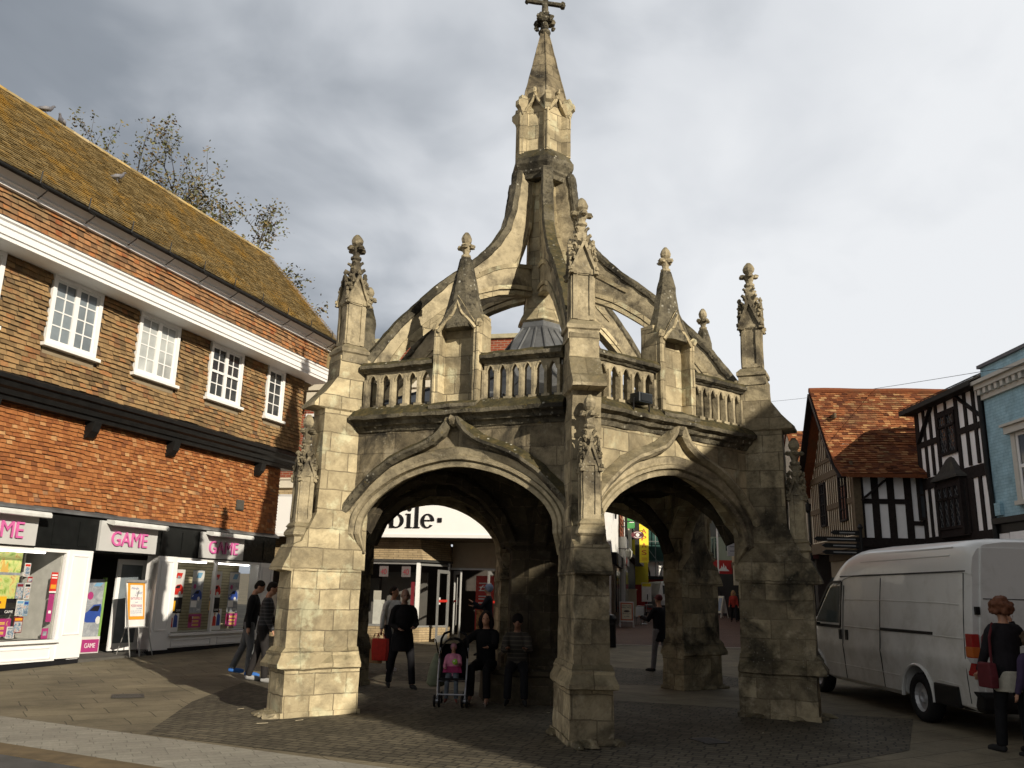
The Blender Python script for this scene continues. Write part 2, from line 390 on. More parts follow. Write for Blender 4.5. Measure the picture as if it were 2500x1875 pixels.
# piers
piers=[]
for k,ang in enumerate(PANG):
    sd=k*2.3+1
    p=MB()
    p.grid([rect(3.22,4.36,.285,-.03),rect(3.22,4.35,.275,.07)])
    p.grid([rect(3.25,4.32,.255,.0),rect(3.25,4.32,.25,.60)])
    p.grid([rect(3.27,4.30,.26,.585),rect(3.25,4.45,.29,.61),rect(3.25,4.46,.29,.66),rect(3.27,4.40,.245,.765),rect(3.27,4.405,.25,.795),rect(3.28,4.34,.225,.865)])
    p.grid([rect(3.29,4.325,.208,.82),rect(3.30,4.325,.205,1.88)])
    p.grid([rect(3.31,4.32,.20,1.84),rect(3.31,4.47,.22,1.86),rect(3.31,4.47,.22,1.89),rect(3.31,4.32,.215,2.20),rect(3.31,4.22,.212,2.24),rect(3.31,4.02,.198,2.66)])
    p.grid([rect(3.25,4.02,.19,1.88),rect(3.25,4.02,.185,4.16)])
    p.grid([rect(3.25,3.98,.18,4.11),rect(3.2,4.20,.215,4.14),rect(3.2,4.20,.215,4.18),rect(3.2,4.03,.205,4.36),rect(3.2,3.86,.20,4.60)])
    p.grid([rect(3.3,3.845,.195,4.5),rect(3.36,3.84,.19,4.93)])
    o=p.build('pier',M['stone'] if ang==-150 else M['shade_grime'],cross,rot=R_(ang+PHI),erode=(.17,.014,sd)); piers.append(o)
    fr=random.Random(k+5)
    for i in range(8):
        e=fr.choice((0,1,2)); rr=fr.uniform(3.3,4.4) if e<2 else fr.uniform(4.36,4.46); tt=(.31,-.31)[e] if e<2 else fr.uniform(-.3,.3)
        ft=MB(); ft.lump((rr,tt,.02),(fr.uniform(.10,.2),fr.uniform(.05,.10),fr.uniform(.03,.075)),.3,7,4)
        ft.build('footing_stone',M['carve'],o,erode=(.1,.01,sd))
    q=MB()  # small shaft and crocketed gablet on the buttress face
    x=4.17; hw=.115
    q.grid([rect4(x,0,.13,2.1),rect4(x,0,.13,2.30),rect4(x,0,.165,2.33),rect4(x,0,.165,2.37),rect4(x,0,.13,2.43),rect4(x,0,.15,2.45),rect4(x,0,.115,2.5)])
    q.grid([rect4(x,0,hw-.02,2.45),rect4(x,0,hw-.02,3.2)])
    sunk(q,x,0,hw-.02,2.5,3.2,.024,.02)
    crocketed(q,x,0,3.08,hw*.85,3.62,4.02,.85)
    q.build('buttress_pinnacle',M['carve'],o,erode=(.10,.008,sd))
# tall pinnacles on the piers
pin=MB()
x=3.62
pin.grid([rect4(x,0,.21,4.85),rect4(x,0,.20,4.98),rect4(x,0,.225,5.0),rect4(x,0,.225,5.05),rect4(x,0,.17,5.12)])
pin.grid([rect4(x,0,.14,5.05),rect4(x,0,.135,5.9)])
sunk(pin,x,0,.138,5.14,5.84,.03,.022)
crocketed(pin,x,0,5.78,.145,6.53,6.93,1.0)
p0=pin.build('pinnacle',M['carve'],cross,rot=R_(PANG[0]+PHI),erode=(.12,.008,3))
for a in PANG[1:]: dupchild(p0,rot=R_(a+PHI))

# arch walls
def side_wall(sd):
    w=MB(); xf,xb=3.10,2.74; top=3.9
    HW=1.56; AZ_=lambda q:arch_z(q,HW,2.5,.90)
    ss=[-1.62,-HW]+[-HW*math.cos(math.pi*i/28) for i in range(1,28)]+[HW,1.62]
    def zz(s): return 1.9 if abs(s)>1.4501 else arch_z(s)
    for i in range(len(ss)-1):
        a,b=ss[i],ss[i+1]
        za=AZ_(a); zb=AZ_(b)
        if abs(a)>HW+.001 or abs(b)>HW+.001: za=zb=2.5
        w.face([(xf,a,za),(xf,b,zb),(xf,b,top),(xf,a,top)],.5); w.face([(xb,b,zb),(xb,a,za),(xb,a,top),(xb,b,top)],.5)
        w.face([(xf,b,zb),(xf,a,za),(xb,a,za),(xb,b,zb)],.5)
    return w
arch_pts=[(0,s,arch_z(s)) for s in [-1.45*math.cos(math.pi*i/32) for i in range(33)]]
for k,ang in enumerate(SANG):
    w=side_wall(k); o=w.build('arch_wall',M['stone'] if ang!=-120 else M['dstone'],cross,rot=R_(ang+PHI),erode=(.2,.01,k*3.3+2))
    # archivolt: three stepped mouldings following the arch
    a=MB(); pth=[V((3.10,0,0))+V(p) for p in arch_pts]; pth=[V((3.1,-1.46,2.12)),V((3.1,-1.455,2.38))]+pth+[V((3.1,1.455,2.38)),V((3.1,1.46,2.12))]
    NN=V((1,0,0))
    # N.cross(d): for path going +s the in-plane normal points to +z
    a.loftpath(pth,[(.02,-.10),(-.015,.0),(-.01,.03),(.05,.045),(.07,.02),(.085,.07),(.13,.08),(.145,.04),(.24,.065),(.26,.03),(.26,-.08)],NN,sc=lambda i,n:-1.2 if i in(0,n-1) else 1)
    a.build('archivolt',M['carve'],o,erode=(.16,.006,k))
    # hood mould rising to an ogee
    hp=[(1.70,2.66),(1.62,2.80),(1.45,2.98),(1.25,3.17),(1.0,3.35),(.75,3.47),(.5,3.56),(.33,3.64),(.2,3.74),(.1,3.86),(.035,3.99)]
    h=MB()
    for sg in (-1,1):
        path=[V((3.1,sg*s,z)) for s,z in hp]
        if sg>0: path=path[::-1]
        pf=[(-.07,-.05),(-.06,.10),(-.01,.155),(.03,.15),(.11,.02),(.11,-.05)]
        h.loftpath(path,pf,NN)
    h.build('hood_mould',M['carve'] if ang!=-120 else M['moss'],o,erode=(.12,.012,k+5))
    fn=MB(); fn.lump((3.17,0,3.95),(.10,.12,.13),.3,8,5); fn.build('hood_finial',M['carve'],o,erode=(.08,.008,k))
    # string course
    st=MB(); prof=[(2.95,3.82),(3.12,3.82),(3.15,3.88),(3.20,3.90),(3.22,3.95),(3.30,3.98),(3.31,4.03),(3.22,4.12),(3.10,4.20),(2.95,4.20)]
    st.grid([[(x_,s,z_) for x_,z_ in prof] for s in [-1.62+.18*i for i in range(19)]])
    st.build('string_course',M['moss'],o,erode=(.12,.016,k+9))
    # balustrade and coping, one run each side of the niche
    for sg in (-1,1):
        b=MB()
        s0,s1=.40,1.50; n=5 if sg<0 else 6
        pit=(s1-s0)/n
        b.box(2.99,3.13,min(sg*.36,sg*1.56),max(sg*.36,sg*1.56),4.12,4.165)
        for i in range(n+1):
            s=sg*(s0+pit*i); hw=.036
            b.grid([[(2.98,s-hw,z_),(3.05,s-hw*1.1,z_),(3.13,s-hw*.55,z_),(3.13,s+hw*.55,z_),(3.05,s+hw*1.1,z_),(2.98,s+hw,z_)] for z_ in (4.14,4.60)])
            b.grid([[(2.99,s-hw*1.6,z_),(3.13,s-hw*1.6,z_),(3.13,s+hw*1.6,z_),(2.99,s+hw*1.6,z_)] for z_ in (4.15,4.21)])
        for i in range(n):
            c=sg*(s0+pit*(i+.5)); g=pit/2
            m=12; top=4.725
            def hz(u):
                z_=4.49+.175*(1-abs(u)**1.6)**.7
                if .45<abs(u)<.80: z_-=.035*(1-abs(abs(u)-.62)/.18)
                return z_
            for j in range(m):
                u0=-1+2*j/m; u1=-1+2*(j+1)/m
                za,zb=hz(u0),hz(u1); a_,b_=c+u0*g,c+u1*g
                for xx in (3.10,3.0): b.face([(xx,a_,za),(xx,b_,zb),(xx,b_,top),(xx,a_,top)],.5)
                b.face([(3.10,a_,za),(3.10,b_,zb),(3.0,b_,zb),(3.0,a_,za)],.5)
            b.tube([V((3.10,c+u*g*.96,hz(u))) for u in [-1+2*j/12 for j in range(13)]],.014,5)
        b.build('balustrade',M['carve'],o,erode=(.25,.004,k))
        rl=MB(); prof=[(2.96,4.70),(3.12,4.70),(3.14,4.725),(3.16,4.73),(3.20,4.75),(3.20,4.80),(3.13,4.86),(3.0,4.87),(2.93,4.82)]
        rl.grid([[(x_,sg*s,z_) for x_,z_ in prof] for s in [.36+.1*i for i in range(13)]])
        rl.build('coping',M['moss'],o,erode=(.10,.016,k+3))
# niches with spirelets at the middle of each side
for k,ang in enumerate(SANG):
    n=MB(); hw=.36
    # back block, jambs
    n.box(2.80,3.03,-.34,.34,4.1,5.45)
    for sg in (-1,1):
        n.grid([[(2.85,sg*.37,z),(3.12,sg*.36,z),(3.20,sg*.315,z),(3.20,sg*.265,z),(3.10,sg*.255,z),(2.9,sg*.25,z)] for z in (4.14,5.32)])
        n.tube([(3.19,sg*.33,4.14),(3.19,sg*.33,5.22)],.028,6)
        n.lump((3.2,sg*.34,5.28),(.05,.06,.07),.3)
    n.box(2.82,3.20,-.37,.37,4.10,4.17)
    # ogee canopy
    def oz(u):
        u=abs(u); return 5.20+.26*(1-u**1.5)+ (.16*max(0,1-u/.35)**1.8)
    m=16
    for j in range(m):
        u0=-1+2*j/m;u1=-1+2*(j+1)/m; a_,b_=u0*.28,u1*.28
        t0,t1=[5.30+.42*(1-abs(u)) for u in (u0,u1)]
        t0=max(t0,oz(u0)+.04); t1=max(t1,oz(u1)+.04)
        n.face([(3.2,a_,oz(u0)),(3.2,b_,oz(u1)),(3.2,b_,t1),(3.2,a_,t0)],.5)
        n.face([(3.2,a_,oz(u0)),(3.2,b_,oz(u1)),(2.9,b_,oz(u1)),(2.9,a_,oz(u0))],.5)
    n.tube([(3.205,u*.29,oz(u)+.0) for u in [-1+j/10 for j in range(21)]],.03,6)
    o=n.build('niche',M['stone'],cross,rot=R_(ang+PHI),erode=(.16,.008,k*1.7))
    sp=MB(); c=(3.0,0)
    def ring(h,z,x=3.0): return [(x+h*math.cos(a_)*(.68 if h>.2 else 1),h*math.sin(a_),z) for a_ in [math.pi/8+math.pi/4*i for i in range(8)]]
    sp.grid([ring(.37,5.24),ring(.385,5.30),ring(.30,5.48),ring(.215,5.80),ring(.15,6.08),ring(.085,6.34)])
    sp.prism([(-.27,0),(.27,0),(.0,.40)],(2.95,0,5.30),(0,1,0),(0,0,1),(1,0,0),0,.27)
    sp.build('spirelet',M['moss'],o,erode=(.10,.012,k))
    f=MB(); finial(f,c,6.36,6.75,.85); crockets(f,[(3.0+.075*math.cos(a_),.075*math.sin(a_),6.52) for a_ in (0,1.57,3.14,4.71)],.05); f.build('niche_finial',M['carve'],o,erode=(.08,.006,k))
    cb=MB(); cb.grid([[(2.9,-h,z),(x_,-h,z),(x_+.06,0,z),(x_,h,z),(2.9,h,z)] for x_,h,z in ((3.14,.10,3.86),(3.18,.16,3.97),(3.24,.30,4.03),(3.27,.36,4.07),(3.27,.37,4.12),(3.2,.36,4.17))])
    cb.build('niche_corbel',M['moss'],o,erode=(.1,.012,k))
# flying ribs
top=[(3.34,4.86),(3.26,4.97),(3.05,5.29),(2.79,5.63),(2.46,6.01),(2.1,6.40),(1.86,6.62),(1.61,6.83),(1.24,7.17),(.96,7.50),(.76,7.84),(.64,8.21),(.58,8.6),(.53,9.02)]
low=[(2.98,4.86),(2.90,5.01),(2.76,5.22),(2.46,5.55),(2.12,5.86),(1.87,6.08),(1.59,6.28),(1.36,6.43),(.98,6.60),(.60,6.70),(.26,6.74)]
strut=[(1.62,6.66),(1.36,6.83),(1.1,6.99),(.86,7.10),(.6,7.18),(.26,7.24)]
stem=[(1.62,6.66),(1.36,6.83),(1.1,7.00),(.88,7.10),(.62,7.20),(.50,7.42),(.40,7.72),(.32,8.0),(.27,8.5),(.24,9.02)]
def strip(mb,A,B,hw):
    """solid between two (r,z) polylines resampled to the same count"""
    def rs(P,n):
        L=[0]
        for i in range(1,len(P)): L.append(L[-1]+math.dist(P[i],P[i-1]))
        out=[]
        for j in range(n):
            t=L[-1]*j/(n-1); i=max(1,next((q for q in range(len(L)) if L[q]>=t-1e-9),len(L)-1)); u=(t-L[i-1])/(L[i]-L[i-1])
            out.append((P[i-1][0]+(P[i][0]-P[i-1][0])*u,P[i-1][1]+(P[i][1]-P[i-1][1])*u))
        return out
    n=22; A=rs(A,n); B=rs(B,n)
    mb.grid([[(a[0],-hw,a[1]),(a[0],hw,a[1]),(b[0],hw,b[1]),(b[0],-hw,b[1])] for a,b in zip(A,B)])
rb=MB()
outer=[p for p in top if p[0]>=1.55]; inner=[p for p in top if p[0]<=1.62]
strip(rb,outer,[p for p in low if p[0]>=1.55],.07)
strip(rb,inner,stem,.07)
strip(rb,strut,[p for p in low if p[0]<=1.6],.07)
o=rb.build('flying_rib',M['carve'],cross,rot=R_(PANG[0]+PHI),erode=(.2,.006,1))
cp=MB(); Ny=V((0,1,0)); tp=[V((r,0,z)) for r,z in top]
cp.loftpath(tp,[(-.10,-.085),(-.10,.085),(-.05,.108),(.0,.10),(.05,.035),(.05,-.035),(.0,-.10),(-.05,-.108)],V((0,-1,0)))
cp.build('rib_coping',M['moss'],o,erode=(.1,.014,2))
sof=MB(); lp=[V((r,0,z)) for r,z in low]
for off,w_ in ((.0,.085),(.10,.098)): sof.loftpath([p+V((0,0,off)) for p in lp],[(-.035,-w_),(-.035,w_),(.035,w_),(.035,-w_)],V((0,-1,0)))
sof.loftpath([V((r,0,z)) for r,z in stem],[(-.03,-.088),(-.03,.088),(.03,.088),(.03,-.088)],V((0,-1,0)))
sof.loftpath([V((r,0,z)) for r,z in strut[1:]],[(-.05,-.095),(-.05,.095),(.02,.088),(.02,-.088)],V((0,-1,0)))
sof.build('rib_moulding',M['stone'],o,erode=(.2,.005,4))
for a in PANG[1:]: dupchild(o,rot=R_(a+PHI))
# roof, central shaft, lantern, spire
H6=[R_(PHI+30+60*i) for i in range(6)]
def hexr(r,z,ph=0): return [(r*math.cos(a+ph),r*math.sin(a+ph),z) for a in H6]
rf=MB(); rf.grid([hexr(3.15,4.22),hexr(3.15,4.32),hexr(1.55,4.98),hexr(.82,5.52),hexr(.36,6.10)])
for i in range(6):
    for j in range(3):
        t=j/3; a0,a1=H6[i],H6[(i+1)%6]
        def pt(r): return V((r*math.cos(a0)*(1-t)+r*math.cos(a1)*t,r*math.sin(a0)*(1-t)+r*math.sin(a1)*t,0))
        rf.tube([pt(3.1)+V((0,0,4.345)),pt(1.55)+V((0,0,5.0)),pt(.82)+V((0,0,5.54)),pt(.37)+V((0,0,6.11))],.022,5)
rf.grid([hexr(.37,6.05),hexr(.39,6.13),hexr(.365,6.26)])
rf.build('lead_roof',M['lead'],cross)
ct=MB(); ct.grid([hexr(.36,6.22),hexr(.42,6.25),hexr(.42,6.29),hexr(.34,6.42),hexr(.305,6.5),hexr(.29,6.6),hexr(.27,9.1)])
ct.build('central_shaft',M['stone'],cross,erode=(.3,.006,5))
ln=MB()
ln.grid([hexr(.49,8.90),hexr(.51,8.98),hexr(.55,9.02),hexr(.55,9.06),hexr(.61,9.16),hexr(.615,9.17),hexr(.615,9.27),hexr(.60,9.28),hexr(.50,9.46)])
o=ln.build('lantern_base',M['moss'],cross,erode=(.3,.005,6))
lb=MB(); lb.grid([hexr(.42,9.4),hexr(.42,10.45)])
for a in H6:
    c,s=math.cos(a),math.sin(a)
    lb.grid([[V((c*r-s*t,s*r+c*t,z)) for r,t in ((.38,-.06),(.50,-.05),(.53,0),(.50,.05),(.38,.06))] for z in (9.42,10.55)])
    lb.tube([(c*.53,s*.53,9.4),(c*.53,s*.53,10.35)],.022,6)
    lb.grid([[V((c*r-s*t,s*r+c*t,z)) for r,t in ((.42,-.05),(x_,-.05),(x_,.05),(.42,.05))] for x_,z in ((.53,10.22),(.57,10.34),(.62,10.38),(.62,10.48),(.56,10.52),(.55,10.60))])
for i in range(6):
    a0,a1=H6[i],H6[(i+1)%6]; A=V((.49*math.cos(a0),.49*math.sin(a0),0)); B=V((.49*math.cos(a1),.49*math.sin(a1),0)); c=(A+B)/2; nn=c.normalized(); U_=(B-A).normalized(); L=(B-A).length/2
    m=14
    def og(u): u=abs(u); return 10.22+.26*(1-u**1.6)+.14*max(0,1-u/.35)**1.7
    for j in range(m):
        u0=-1+2*j/m;u1=-1+2*(j+1)/m
        p0,p1=c+U_*L*u0*.86,c+U_*L*u1*.86
        z0,z1=og(u0),og(u1)
        lb.face([p0+V((0,0,z0)),p1+V((0,0,z1)),p1+V((0,0,z1+.05+.04*(1-abs(u1)))),p0+V((0,0,z0+.05+.04*(1-abs(u0))))],.5)
        lb.face([p0+V((0,0,z0+.05+.04*(1-abs(u0)))),p1+V((0,0,z1+.05+.04*(1-abs(u1)))),p1*.82+V((0,0,z1+.09)),p0*.82+V((0,0,z0+.09))],.5)
        lb.face([p0+V((0,0,z0)),p1+V((0,0,z1)),p1*.8+V((0,0,z1)),p0*.8+V((0,0,z0))],.5)
    lb.tube([c*1.02+U_*L*u*.9+V((0,0,og(u))) for u in [-1+j/10 for j in range(21)]],.026,6)
    lb.lump(c*1.05+V((0,0,10.68)),(.04,.04,.07),.3)
lb.build('lantern',M['stone'],cross,erode=(.25,.006,7))
sp=MB(); sp.grid([hexr(.42,10.40),hexr(.455,10.58),hexr(.075,12.16)])
for a in H6: sp.tube([(.46*math.cos(a),.46*math.sin(a),10.56),(.08*math.cos(a),.08*math.sin(a),12.16)],[.022,.012],5)
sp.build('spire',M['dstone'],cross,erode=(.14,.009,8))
fc=MB(); fc.lathe([(.07,12.12),(.12,12.17),(.12,12.21),(.08,12.25),(.085,12.38),(.15,12.46),(.09,12.52),(.065,12.6),(.055,13.0)],n=10)
for k in range(8):
    a=math.pi/4*k; fc.lump((.145*math.cos(a),.145*math.sin(a),12.40+.06*(k%2)),(.07,.07,.075),.4)
    if k%2==0: fc.lump((.16*math.cos(a),.16*math.sin(a),12.27),(.05,.05,.05),.4)
for k in range(4): fc.lump((.08*math.cos(1.57*k+.5),.08*math.sin(1.57*k+.5),12.58),(.045,.045,.05),.4)
u=V((.985,.17,0))
fc.tube([(0,0,12.5),(0,0,13.2)],.055,8)
fc.tube([u*-.36+V((0,0,12.86)),u*.36+V((0,0,12.86))],.048,8)
for e_ in (u*-.36+V((0,0,12.86)),u*.36+V((0,0,12.86)),V((0,0,13.2))):
    for k in range(3):
        a=2.1*k; d=u.cross(V((0,0,1))) if e_.z<13 else u
        fc.lump(e_+V((0,0,1) if e_.z<13 else tuple(d))*.045*math.cos(a)+d*.02*math.sin(a),(.045,.045,.045),.3)
fc.build('finial_cross',M['moss'],cross,erode=(.1,.008,9))
# vault and central pier with its stepped seat
vt=MB()
vt.grid([hexr(3.0,3.45),hexr(3.0,4.18)])
for i in range(6):
    a=H6[i]; pts=[V((r*math.cos(a),r*math.sin(a),z)) for r,z in ((3.2,2.45),(3.0,2.85),(2.6,3.18),(2.1,3.38),(1.6,3.36),(1.1,3.15),(.75,2.85),(.5,2.4))]
    vt.tube(pts,.12,6)
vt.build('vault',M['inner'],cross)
O8=[R_(PHI+22.5+45*i) for i in range(8)]
def oct(r,z): return [(r*math.cos(a),r*math.sin(a),z) for a in O8]
cpn=MB(); cpn.grid([oct(.92,0),oct(.90,.40),oct(.93,.42),oct(.93,.48),oct(.62,.50),oct(.61,.66),oct(.52,.74),oct(.47,.86),oct(.45,2.3),oct(.55,2.38),oct(.55,2.46),oct(.47,2.55),oct(.9,3.1),oct(1.6,3.46)])
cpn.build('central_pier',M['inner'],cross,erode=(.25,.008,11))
# ------------------------------------------------------------------ tile-hung shop building on the left
LB=thing('tile_hung_building','tall tile hung building with jettied storeys, white sash windows and a mossy tiled roof','building',(-6.60,24.30,0),math.atan2(-.942,-.336))
# local frame: x along the street front towards the camera, y out of the wall, z up
T_or=tilemat('orange_tiles',[(0,(.19,.070,.028)),(.2,(.27,.095,.032)),(.55,(.33,.128,.042)),(.84,(.38,.155,.055)),(.94,(.48,.27,.12)),(1,(.21,.105,.06))],patch=[(1.6,.60,.72,(.12,.07,.04),.6)])
T_br=tilemat('brown_tiles',[(0,(.15,.098,.048)),(.3,(.255,.165,.078)),(.7,(.325,.21,.098)),(.9,(.32,.15,.06)),(1,(.10,.07,.045))],patch=[(1.1,.52,.66,(.14,.115,.065),.7),(2.3,.60,.70,(.30,.135,.05),.5)])
T_up=tilemat('weathered_tiles',[(0,(.15,.09,.05)),(.3,(.29,.155,.075)),(.6,(.36,.20,.095)),(.85,(.40,.165,.06)),(1,(.25,.085,.035))],patch=[(1.3,.50,.62,(.19,.145,.08),.7)])
T_rf=tilemat('lichened_roof_tiles',[(0,(.24,.18,.085)),(.4,(.40,.315,.165)),(.75,(.50,.405,.235)),(1,(.22,.16,.075))],patch=[(.7,.46,.64,(.52,.325,.06),.65),(3.2,.55,.66,(.52,.31,.05),.65),(1.7,.60,.72,(.17,.13,.07),.6)])
def tiles(mb,O,U,W,Nn,width,height,tw,rh,inside=None,jit=1.0,lap=.018,ragged=.25):
    """courses of single overlapping tiles"""
    O,U,W,Nn=V(O),V(U),V(W),V(Nn); nr=int(math.ceil(height/rh)); sag=rnd.uniform(0,9)
    for r in range(nr):
        z0=r*rh; z1=min(height,z0+rh*1.06); off=(r%2)*tw*.5+rnd.uniform(-.1,.1)*tw
        x=-off
        while x<width:
            w_=tw*rnd.uniform(.88,1.12); xa,xb=max(0,x),min(width,x+w_-.004); x+=w_
            if xb-xa<.02: continue
            if inside and not inside((xa+xb)/2,(z0+z1)/2): continue
            wave=.012*math.sin(xa*1.7+sag+r*.35)+.008*math.sin(xa*4.3+r)
            d=rnd.uniform(-.25,.25)*lap*jit; e=rnd.uniform(-ragged,ragged)*.03*jit+wave
            b0,b1=lap+.006+d+rnd.uniform(-.003,.003),lap+.006+d; t=.004
            p=[O+U*xa+W*(z0+e)+Nn*b0,O+U*xb+W*(z0+e+rnd.uniform(-.003,.003)*jit)+Nn*b1,O+U*xb+W*z1+Nn*t,O+U*xa+W*z1+Nn*t]
            vv=rnd.random()
            mb.face(p,vv); mb.face([p[0]-Nn*.02,p[1]-Nn*.02,p[1],p[0]],vv*.6)  # butt edge toned darker to deepen the shadow line under each course
X0,X1=-.0,15.0
core=MB()
core.box(0,X1,-6,-.005,2.95,5.0); core.box(-.30,X1,-6,.345,5.38,7.66); core.box(-.25,X1,-6,.18,4.95,5.4); core.box(-.84,X1,-6,.695,7.7,8.9)
plaster=plain('old_backing',(.10,.075,.05),.9,.2)
core.build('wall',plaster,LB)
def clad(name,x0,x1,y,z0,z1,mat,tw,rh,holes=(),endx=None,**k):
    m=MB(); ins=lambda a,b: not any(h[0]<x0+a<h[1] and h[2]<z0+b<h[3] for h in holes)
    tiles(m,(x0,y,z0),(1,0,0),(0,0,1),(0,1,0),x1-x0,z1-z0,tw,rh,ins,**k)
    tiles(m,(x0,y,z0),(0,-1,0),(0,0,1),(-1,0,0),3.0,z1-z0,tw,rh,**k)
    return m.build(name,mat,LB)
WIN=[(.72,1.52),(2.62,3.92),(5.06,6.36),(7.45,8.72),(9.82,11.1),(12.2,13.5)]
clad('lower_tile_cladding',0,X1,0,3.08,4.98,T_or,.135,.083,lap=.026)
clad('middle_tile_cladding',-.30,X1,.35,5.42,7.62,T_br,.17,.098,lap=.034,holes=[(a-.02,b+.02,6.05,7.7) for a,b in WIN])
clad('upper_tile_cladding',-.85,X1,.70,8.02,8.66,T_up,.17,.105,lap=.034,jit=1.0)
# black jetty moulding, brackets
j=MB(); pr=[(-.2,4.93),(.20,4.93),(.22,5.02),(.27,5.03),(.30,5.12),(.37,5.16),(.40,5.26),(.46,5.28),(.47,5.36),(.36,5.42),(-.2,5.42)]
j.grid([[(x,y,z) for y,z in pr] for x in (-.40,X1)]); j.build('jetty_moulding',M['black'],LB)
for x in (1.14,4.56,7.0,9.4,11.8,14.2):
    b=MB(); b.prism([(.01,4.55),(.10,4.60),(.22,4.72),(.27,4.93),(.01,4.93)],(x-.10,0,0),(0,1,0),(0,0,1),(1,0,0),0,.20); b.build('bracket',M['black'],LB,bevel=.008)
# white box cornice
c=MB(); pr=[(.33,7.60),(.93,7.60),(.93,7.665),(.96,7.68),(.96,7.80),(.985,7.82),(.985,7.90),(1.02,7.93),(1.02,7.97),(.7,8.03),(.33,8.03)]
c.grid([[(x,y,z) for y,z in pr] for x in (-.75,X1)]); c.build('cornice',M['white'],LB)
lf=MB(); lf.grid([[(x,y,z) for y,z in ((.69,8.05),(1.03,7.975),(1.035,7.985),(.72,8.075))] for x in (-.77,X1)]); lf.build('lead_flashing',M['lead'],LB)
# eaves: white fascia and soffit, gutter and its brackets
e=MB(); pr=[(.5,8.64),(.80,8.64),(.80,8.70),(.86,8.72),(.86,8.76),(1.0,8.86),(1.0,8.92),(.5,8.92)]
e.grid([[(x,y,z) for y,z in pr] for x in (-.93,X1)]); e.build('eaves_board',M['white'],LB)
g=MB(); g.grid([[(x,1.08+.065*math.cos(a),8.87+.065*math.sin(a)) for a in [math.pi+math.pi*i/7 for i in range(8)]]+[(x,1.08+.055*math.cos(a),8.87+.055*math.sin(a)) for a in [2*math.pi-math.pi*i/7 for i in range(8)]] for x in (-.96,X1)])
gt=g.build('gutter',M['iron'],LB)
for i in range(13):
    x=-.6+1.15*i; b=MB(); b.tube([(x,.84,8.68),(x+.03,.98,8.72),(x+.05,1.13,8.79)],.012,5); b.tube([(x+.25,1.15,8.83),(x+.25,1.17,9.08)],.013,5); b.tube([(x+.25,1.12,8.83),(x+.05,1.12,8.79)],.01,5); b.build('gutter_bracket',M['iron'],LB)
# roof
P=[(-.95,1.10,8.90),(-.95,-1.75,12.02)]; sl=V((0,P[1][1]-P[0][1],P[1][2]-P[0][2])); L=sl.length; sl.normalize(); nn=V((0,-sl.z,sl.y))*-1
rf=MB(); rf.face([(-.95,1.08,8.88),(X1,1.08,8.88),(X1,-1.75,11.98),(-.95,-1.75,11.98)],.2); rf.face([(-.95,-1.75,11.98),(X1,-1.75,11.98),(X1,-5.6,8.0),(-.95,-5.6,8.0)],.2)
rf.face([(-.92,1.0,8.88),(-.92,-1.75,11.95),(-.92,-5.4,8.2),(-.92,-5.4,8.0),(-.92,1.0,8.0)],.3)
tiles(rf,(-.97,1.10,8.90),(1,0,0),sl,nn,X1+.97,L,.17,.105,lap=.036,jit=.5)
rg=MB()
ro=rf.build('roof',T_rf,LB)
for i in range(36):
    x=-1.0+.45*i; rg.grid([[(x+dx,-1.75+.12*math.cos(a),11.97+.10*math.sin(a)+rnd.uniform(-.006,.006)) for a in [math.pi*t/6-.1 for t in range(7)]] for dx in (0,.46)],closed=False,cap=False)
rg.build('ridge_tiles',T_rf,ro)
# windows
mull=plain('window_white',(.78,.78,.77),.4,.02,4,bmp=.02)
GLs=[plain('window_pane_'+t,c,.08,.35,1.2,spec=.45,bmp=.03) for t,c in (('dark',(.03,.035,.04)),('net',(.40,.42,.41)),('mid',(.17,.20,.22)))]
for i,(a,b) in enumerate(WIN):
    f=MB(); y=.37; z0,z1=6.17,7.62; t=.085
    f.box(a,a+t,.30,y+.04,z0,z1); f.box(b-t,b,.30,y+.04,z0,z1); f.box(a+t,b-t,.30,y+.04,z1-.10,z1); f.box(a+t,b-t,.30,y+.04,z0,z0+.07)
    n=2 if b-a>1 else 1; w=(b-a-2*t)/n
    for k in range(n):
        xa=a+t+k*w; 
        if k: f.box(xa-.055,xa+.055,.31,y+.02,z0+.07,z1-.10)
        xi,xj=xa+.045,xa+w-.045
        for q in (xi-.045,xj): f.box(q,q+.045,.31,y,z0+.07,z1-.10)
        f.box(xi,xj,.31,y-.002,z0+.07,z0+.12); f.box(xi,xj,.31,y-.002,z1-.145,z1-.10)
        f.box((xi+xj)/2-.013,(xi+xj)/2+.013,.31,y-.006,z0+.12,z1-.145)
        for r in (1,2,3):
            zz=z0+.12+(z1-.265-z0)*r/4; hh=.013 if not (i==1 and r==2) else .03; f.box(xi,xj,.315,y-.008+(.03 if hh>.02 else 0),zz-hh,zz+hh)
    wo=f.build('window_frame',mull,LB)
    p=MB(); p.box(a+t,b-t,.347,.353,z0+.07,z1-.10); p.build('pane',GLs[(0,0,1,2,2,2)[i]],wo)
    s=MB(); s.box(a-.06,b+.08,.30,.50,z0-.07,z0); s.build('sill',mull,wo,bevel=.006)
    s=MB(); s.box(a,b,.355,.372,z0-.20,z0-.08); s.build('sill_apron',plain('sill_mortar',(.25,.2,.13),.9),wo)
vn=MB(); vn.box(1.56,1.86,.0,.05,3.60,3.87); vn.box(1.57,1.85,.05,.07,3.62,3.66); vn.build('wall_vent',plain('vent_grey',(.07,.065,.055),.7),LB)
